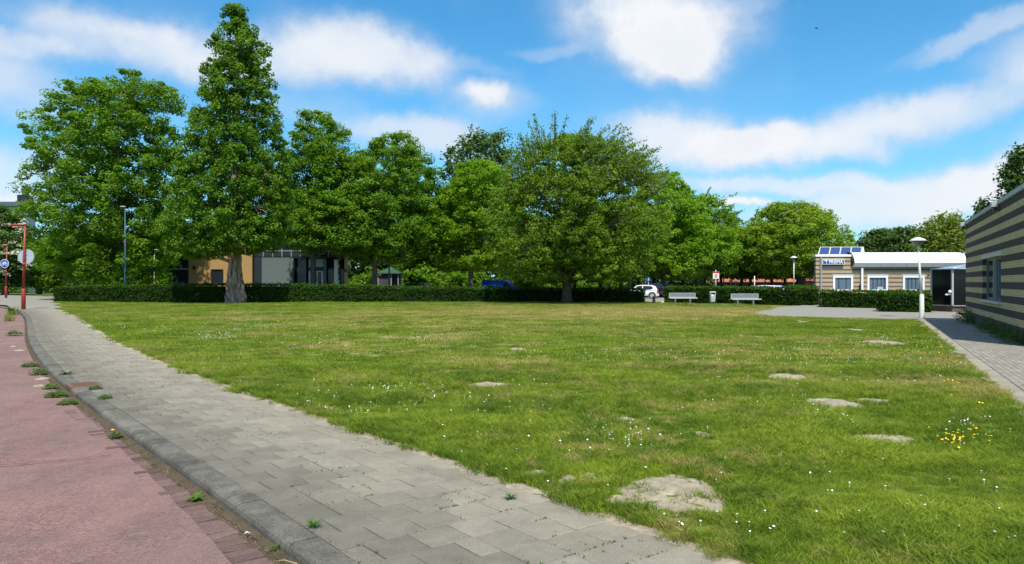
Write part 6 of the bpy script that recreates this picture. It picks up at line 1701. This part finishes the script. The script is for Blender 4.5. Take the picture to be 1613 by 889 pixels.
# ------------------------------------------------------------------ cars
def car(name, label, x, Y, rz, L, W, Hh, body, paint, cat='car', rails=False, z=0.0):
    """body: profile as fractions - list of (x, z) for hood/roof line; nose towards -x"""
    root = empty(name, (x, Y, z), label, cat, rz=rz); hw = W / 2
    wr = .30; wf, wb = body['wf'] * L, body['wb'] * L; belt = body['belt'] * Hh; sill = .2
    def arch(cx):
        return [(cx + (wr + .06) * math.cos(a), max(sill, wr + (wr + .06) * math.sin(a))) for a in np.linspace(math.pi, 0, 9)]
    low = [(.02 * L, sill + .06)] + arch(wf) + arch(wb) + [(L * .985, sill + .06), (L, belt * .62), (L * .985, belt)] + [(t * L, q * Hh) for t, q in reversed(body['hood'])]
    n = len(low); mb = MB()
    def wid(q): return hw * (1 - .05 * max(0, (q - belt * .6) / belt) - .04 * (q < .35))
    v = [(a - L / 2, -wid(q) * (1 - .10 * (abs(a / L - .5) * 2) ** 4), q) for a, q in low] + [(a - L / 2, wid(q) * (1 - .10 * (abs(a / L - .5) * 2) ** 4), q) for a, q in low]
    mb.add(v, [tuple(reversed(range(n))), tuple(range(n, 2 * n))] + [(i, n + i, n + (i + 1) % n, (i + 1) % n) for i in range(n)]); bd = mb.build('body', M[paint], root)
    cab = [(t * L, q * Hh) for t, q in body['cabin']]; m = len(cab)
    def cw(q): return hw * (.93 - .22 * max(0, (q - belt)) / (Hh - belt))
    mb = MB(); v = [(a - L / 2, -cw(q), q) for a, q in cab] + [(a - L / 2, cw(q), q) for a, q in cab]
    mb.add(v, [tuple(reversed(range(m))), tuple(range(m, 2 * m))] + [(i, m + i, m + (i + 1) % m, (i + 1) % m) for i in range(m)]); mb.build('roof', M[paint], root)
    for sy in (-1, 1):
        for win in body['side']:
            q = [(a * L - L / 2, sy * (cw(z_ * Hh) + .012), z_ * Hh) for a, z_ in win]; q2 = [(p[0], p[1] - sy * .03, p[2]) for p in q]; k = len(q); mb = MB()
            f = [tuple(range(k)), tuple(reversed(range(k, 2 * k)))] + [(i, k + i, k + (i + 1) % k, (i + 1) % k) for i in range(k)]; mb.add(q + q2, f); mb.build('side_window', M['carglass'], root)
    for nm, (i, j) in (('windscreen', body['ws']), ('rear_window', body['rw'])):
        a, b = cab[i], cab[j]; d = Vector((b[0] - a[0], 0, b[1] - a[1])); nn = Vector((-d.z, 0, d.x)).normalized() * (.012); 
        if (nn.x > 0) == (nm == 'windscreen'): nn = -nn
        q = []
        for t, sy in ((.1, -1), (.1, 1), (.9, 1), (.9, -1)):
            z_ = a[1] + d.z * t; q.append((a[0] + d.x * t - L / 2 + nn.x, sy * cw(z_) * .88, z_ + nn.z))
        q2 = [(p[0] - nn.x * 1.8, p[1], p[2] - nn.z * 1.8) for p in q]; mb = MB(); mb.add(q + q2, [(0, 1, 2, 3), (7, 6, 5, 4), (0, 4, 5, 1), (1, 5, 6, 2), (2, 6, 7, 3), (3, 7, 4, 0)]); mb.build(nm, M['carglass'], root)
    for cx in (wf, wb):
        for sy in (-1, 1):
            w = empty('wheel', (cx - L / 2, sy * (hw - .10), wr), None, None); w.parent = root
            mb = MB(); disc(mb, 0, 0, wr, -.1, .1, 24); mb.build('tyre', M['rubber'], w)
            mb = MB(); disc(mb, 0, 0, wr * .66, sy * .101, sy * .106, 20)
            for k in range(5):
                a = k * 1.2566; mb.box(-.001, .0, sy * .106, sy * .107, -.001, 0)
            mb.build('rim', M['rim'], w); mb = MB(); disc(mb, 0, 0, wr * .2, sy * .107, sy * .115, 10); mb.build('hub', M['galv'], w)
    for sy in (-1, 1):
        part('tail_light', 'taillight', root, (L / 2 - .10, L / 2 - .0, sy * hw * .86 - .09, sy * hw * .86 + .07, belt * .72, belt * 1.16), b=.02)
        part('headlight', 'headlight', root, (-L / 2 + .02, -L / 2 + .14, sy * hw * .74 - .14, sy * hw * .74 + .14, belt * .6, belt * .78), b=.02)
        part('wing_mirror', paint, root, (body['ws_x'] * L - L / 2, body['ws_x'] * L - L / 2 + .12, sy * (hw + .08) - .08, sy * (hw + .08) + .08, belt + .02, belt + .16), b=.03)
    part('bumper', paint, root, (L / 2 - .06, L / 2 + .05, -hw * .86, hw * .86, .26, .50), b=.03); part('bumper', paint, root, (-L / 2 - .04, -L / 2 + .08, -hw * .8, hw * .8, .26, .48), b=.03)
    part('number_plate', 'yellowplate', root, (L / 2 + .051, L / 2 + .06, -.25, .25, .42, .52))
    if rails:
        for sy in (-1, 1): part('roof_rail', 'black', root, (-L * .18, L * .34, sy * hw * .66 - .02, sy * hw * .66 + .02, Hh + .0, Hh + .05))
    return root
M['yellowplate'] = mat_plain('plate_yellow', (.7, .45, .03), .5)
HATCH = dict(wf=.17, wb=.83, belt=.60, hood=[(.0, .40), (.02, .48), (.20, .60), (.26, .64)], cabin=[(.22, .60), (.42, .96), (.60, 1.0), (.86, .97), (.93, .88), (.985, .60)], ws=(0, 1), rw=(4, 5), ws_x=.30,
             side=[[(.31, .63), (.43, .91), (.56, .93), (.56, .63)], [(.585, .63), (.585, .93), (.80, .91), (.86, .78), (.80, .66)]])
ESTATE = dict(wf=.18, wb=.80, belt=.62, hood=[(.0, .42), (.02, .52), (.24, .62), (.28, .66)], cabin=[(.26, .62), (.40, .95), (.55, 1.0), (.88, .97), (.93, .90), (.985, .62)], ws=(0, 1), rw=(4, 5), ws_x=.33,
              side=[[(.34, .65), (.42, .91), (.56, .94), (.56, .65)], [(.58, .65), (.58, .94), (.75, .93), (.75, .65)], [(.77, .65), (.77, .93), (.88, .90), (.93, .68)]])
VAN = dict(wf=.20, wb=.80, belt=.56, hood=[(.0, .34), (.02, .46), (.17, .56), (.20, .58)], cabin=[(.17, .56), (.34, .95), (.42, 1.0), (.96, .99), (.985, .92), (.99, .56)], ws=(0, 1), rw=(4, 5), ws_x=.26,
           side=[[(.24, .60), (.355, .88), (.44, .90), (.44, .60)]])
car('hatchback', 'white hatchback seen from behind through the gap in the hedge', PX(1010, 71), 71.5, math.radians(-12), 3.45, 1.62, 1.33, HATCH, 'carwhite')
car('estate_car', 'dark estate car parked beyond the white hatchback', PX(1020, 76) - .1, 77.0, math.radians(-16), 4.3, 1.75, 1.52, ESTATE, 'carblack')
car('estate_car', 'dark car with roof rails left of the middle behind the long hedge', PX(667, 80), 80, math.radians(172), 4.4, 1.75, 1.50, ESTATE, 'carnavy', rails=True)
car('delivery_van', 'bright blue delivery van behind the long hedge', PX(791, 79), 80, math.radians(176), 4.4, 1.78, 1.84, VAN, 'carblue', 'van')
car('compact_car', 'small dark car with light blue bonnet edge in front of the blue van', PX(783, 74.5), 74.8, math.radians(180), 3.7, 1.66, 1.34, HATCH, 'carsky')
car('estate_car', 'white estate car whose roof shows above the bench hedge', PX(1198, 64), 64.5, math.radians(0), 4.3, 1.75, 1.33, ESTATE, 'carwhite')

# a bird far up in the sky
def bird():
    Y = 70; root = empty('bird', (PX(1287, Y), Y, PZ(45, Y)), 'tiny dark bird gliding high in the blue sky', 'bird', rz=.5)
    mb = MB(); mb.lathe([(0, -.16), (.03, -.1), (.04, 0), (.025, .1), (0, .13)], 0, 0, 8); o = mb.build('body', M['bird'], root); o.rotation_euler = (math.pi / 2, 0, 0)
    for sx in (-1, 1):
        mb = MB(); v = [(0, -.05, 0), (sx * .16, -.02, .08), (sx * .34, .06, .16 if sx > 0 else .03), (sx * .16, .08, .07), (0, .06, 0)]; mb.add(v + [(a, b, c - .012) for a, b, c in v], [(0, 1, 2, 3, 4), (9, 8, 7, 6, 5)] + [(i, 5 + i, 5 + (i + 1) % 5, (i + 1) % 5) for i in range(5)]); mb.build('wing', M['bird'], root)
bird()
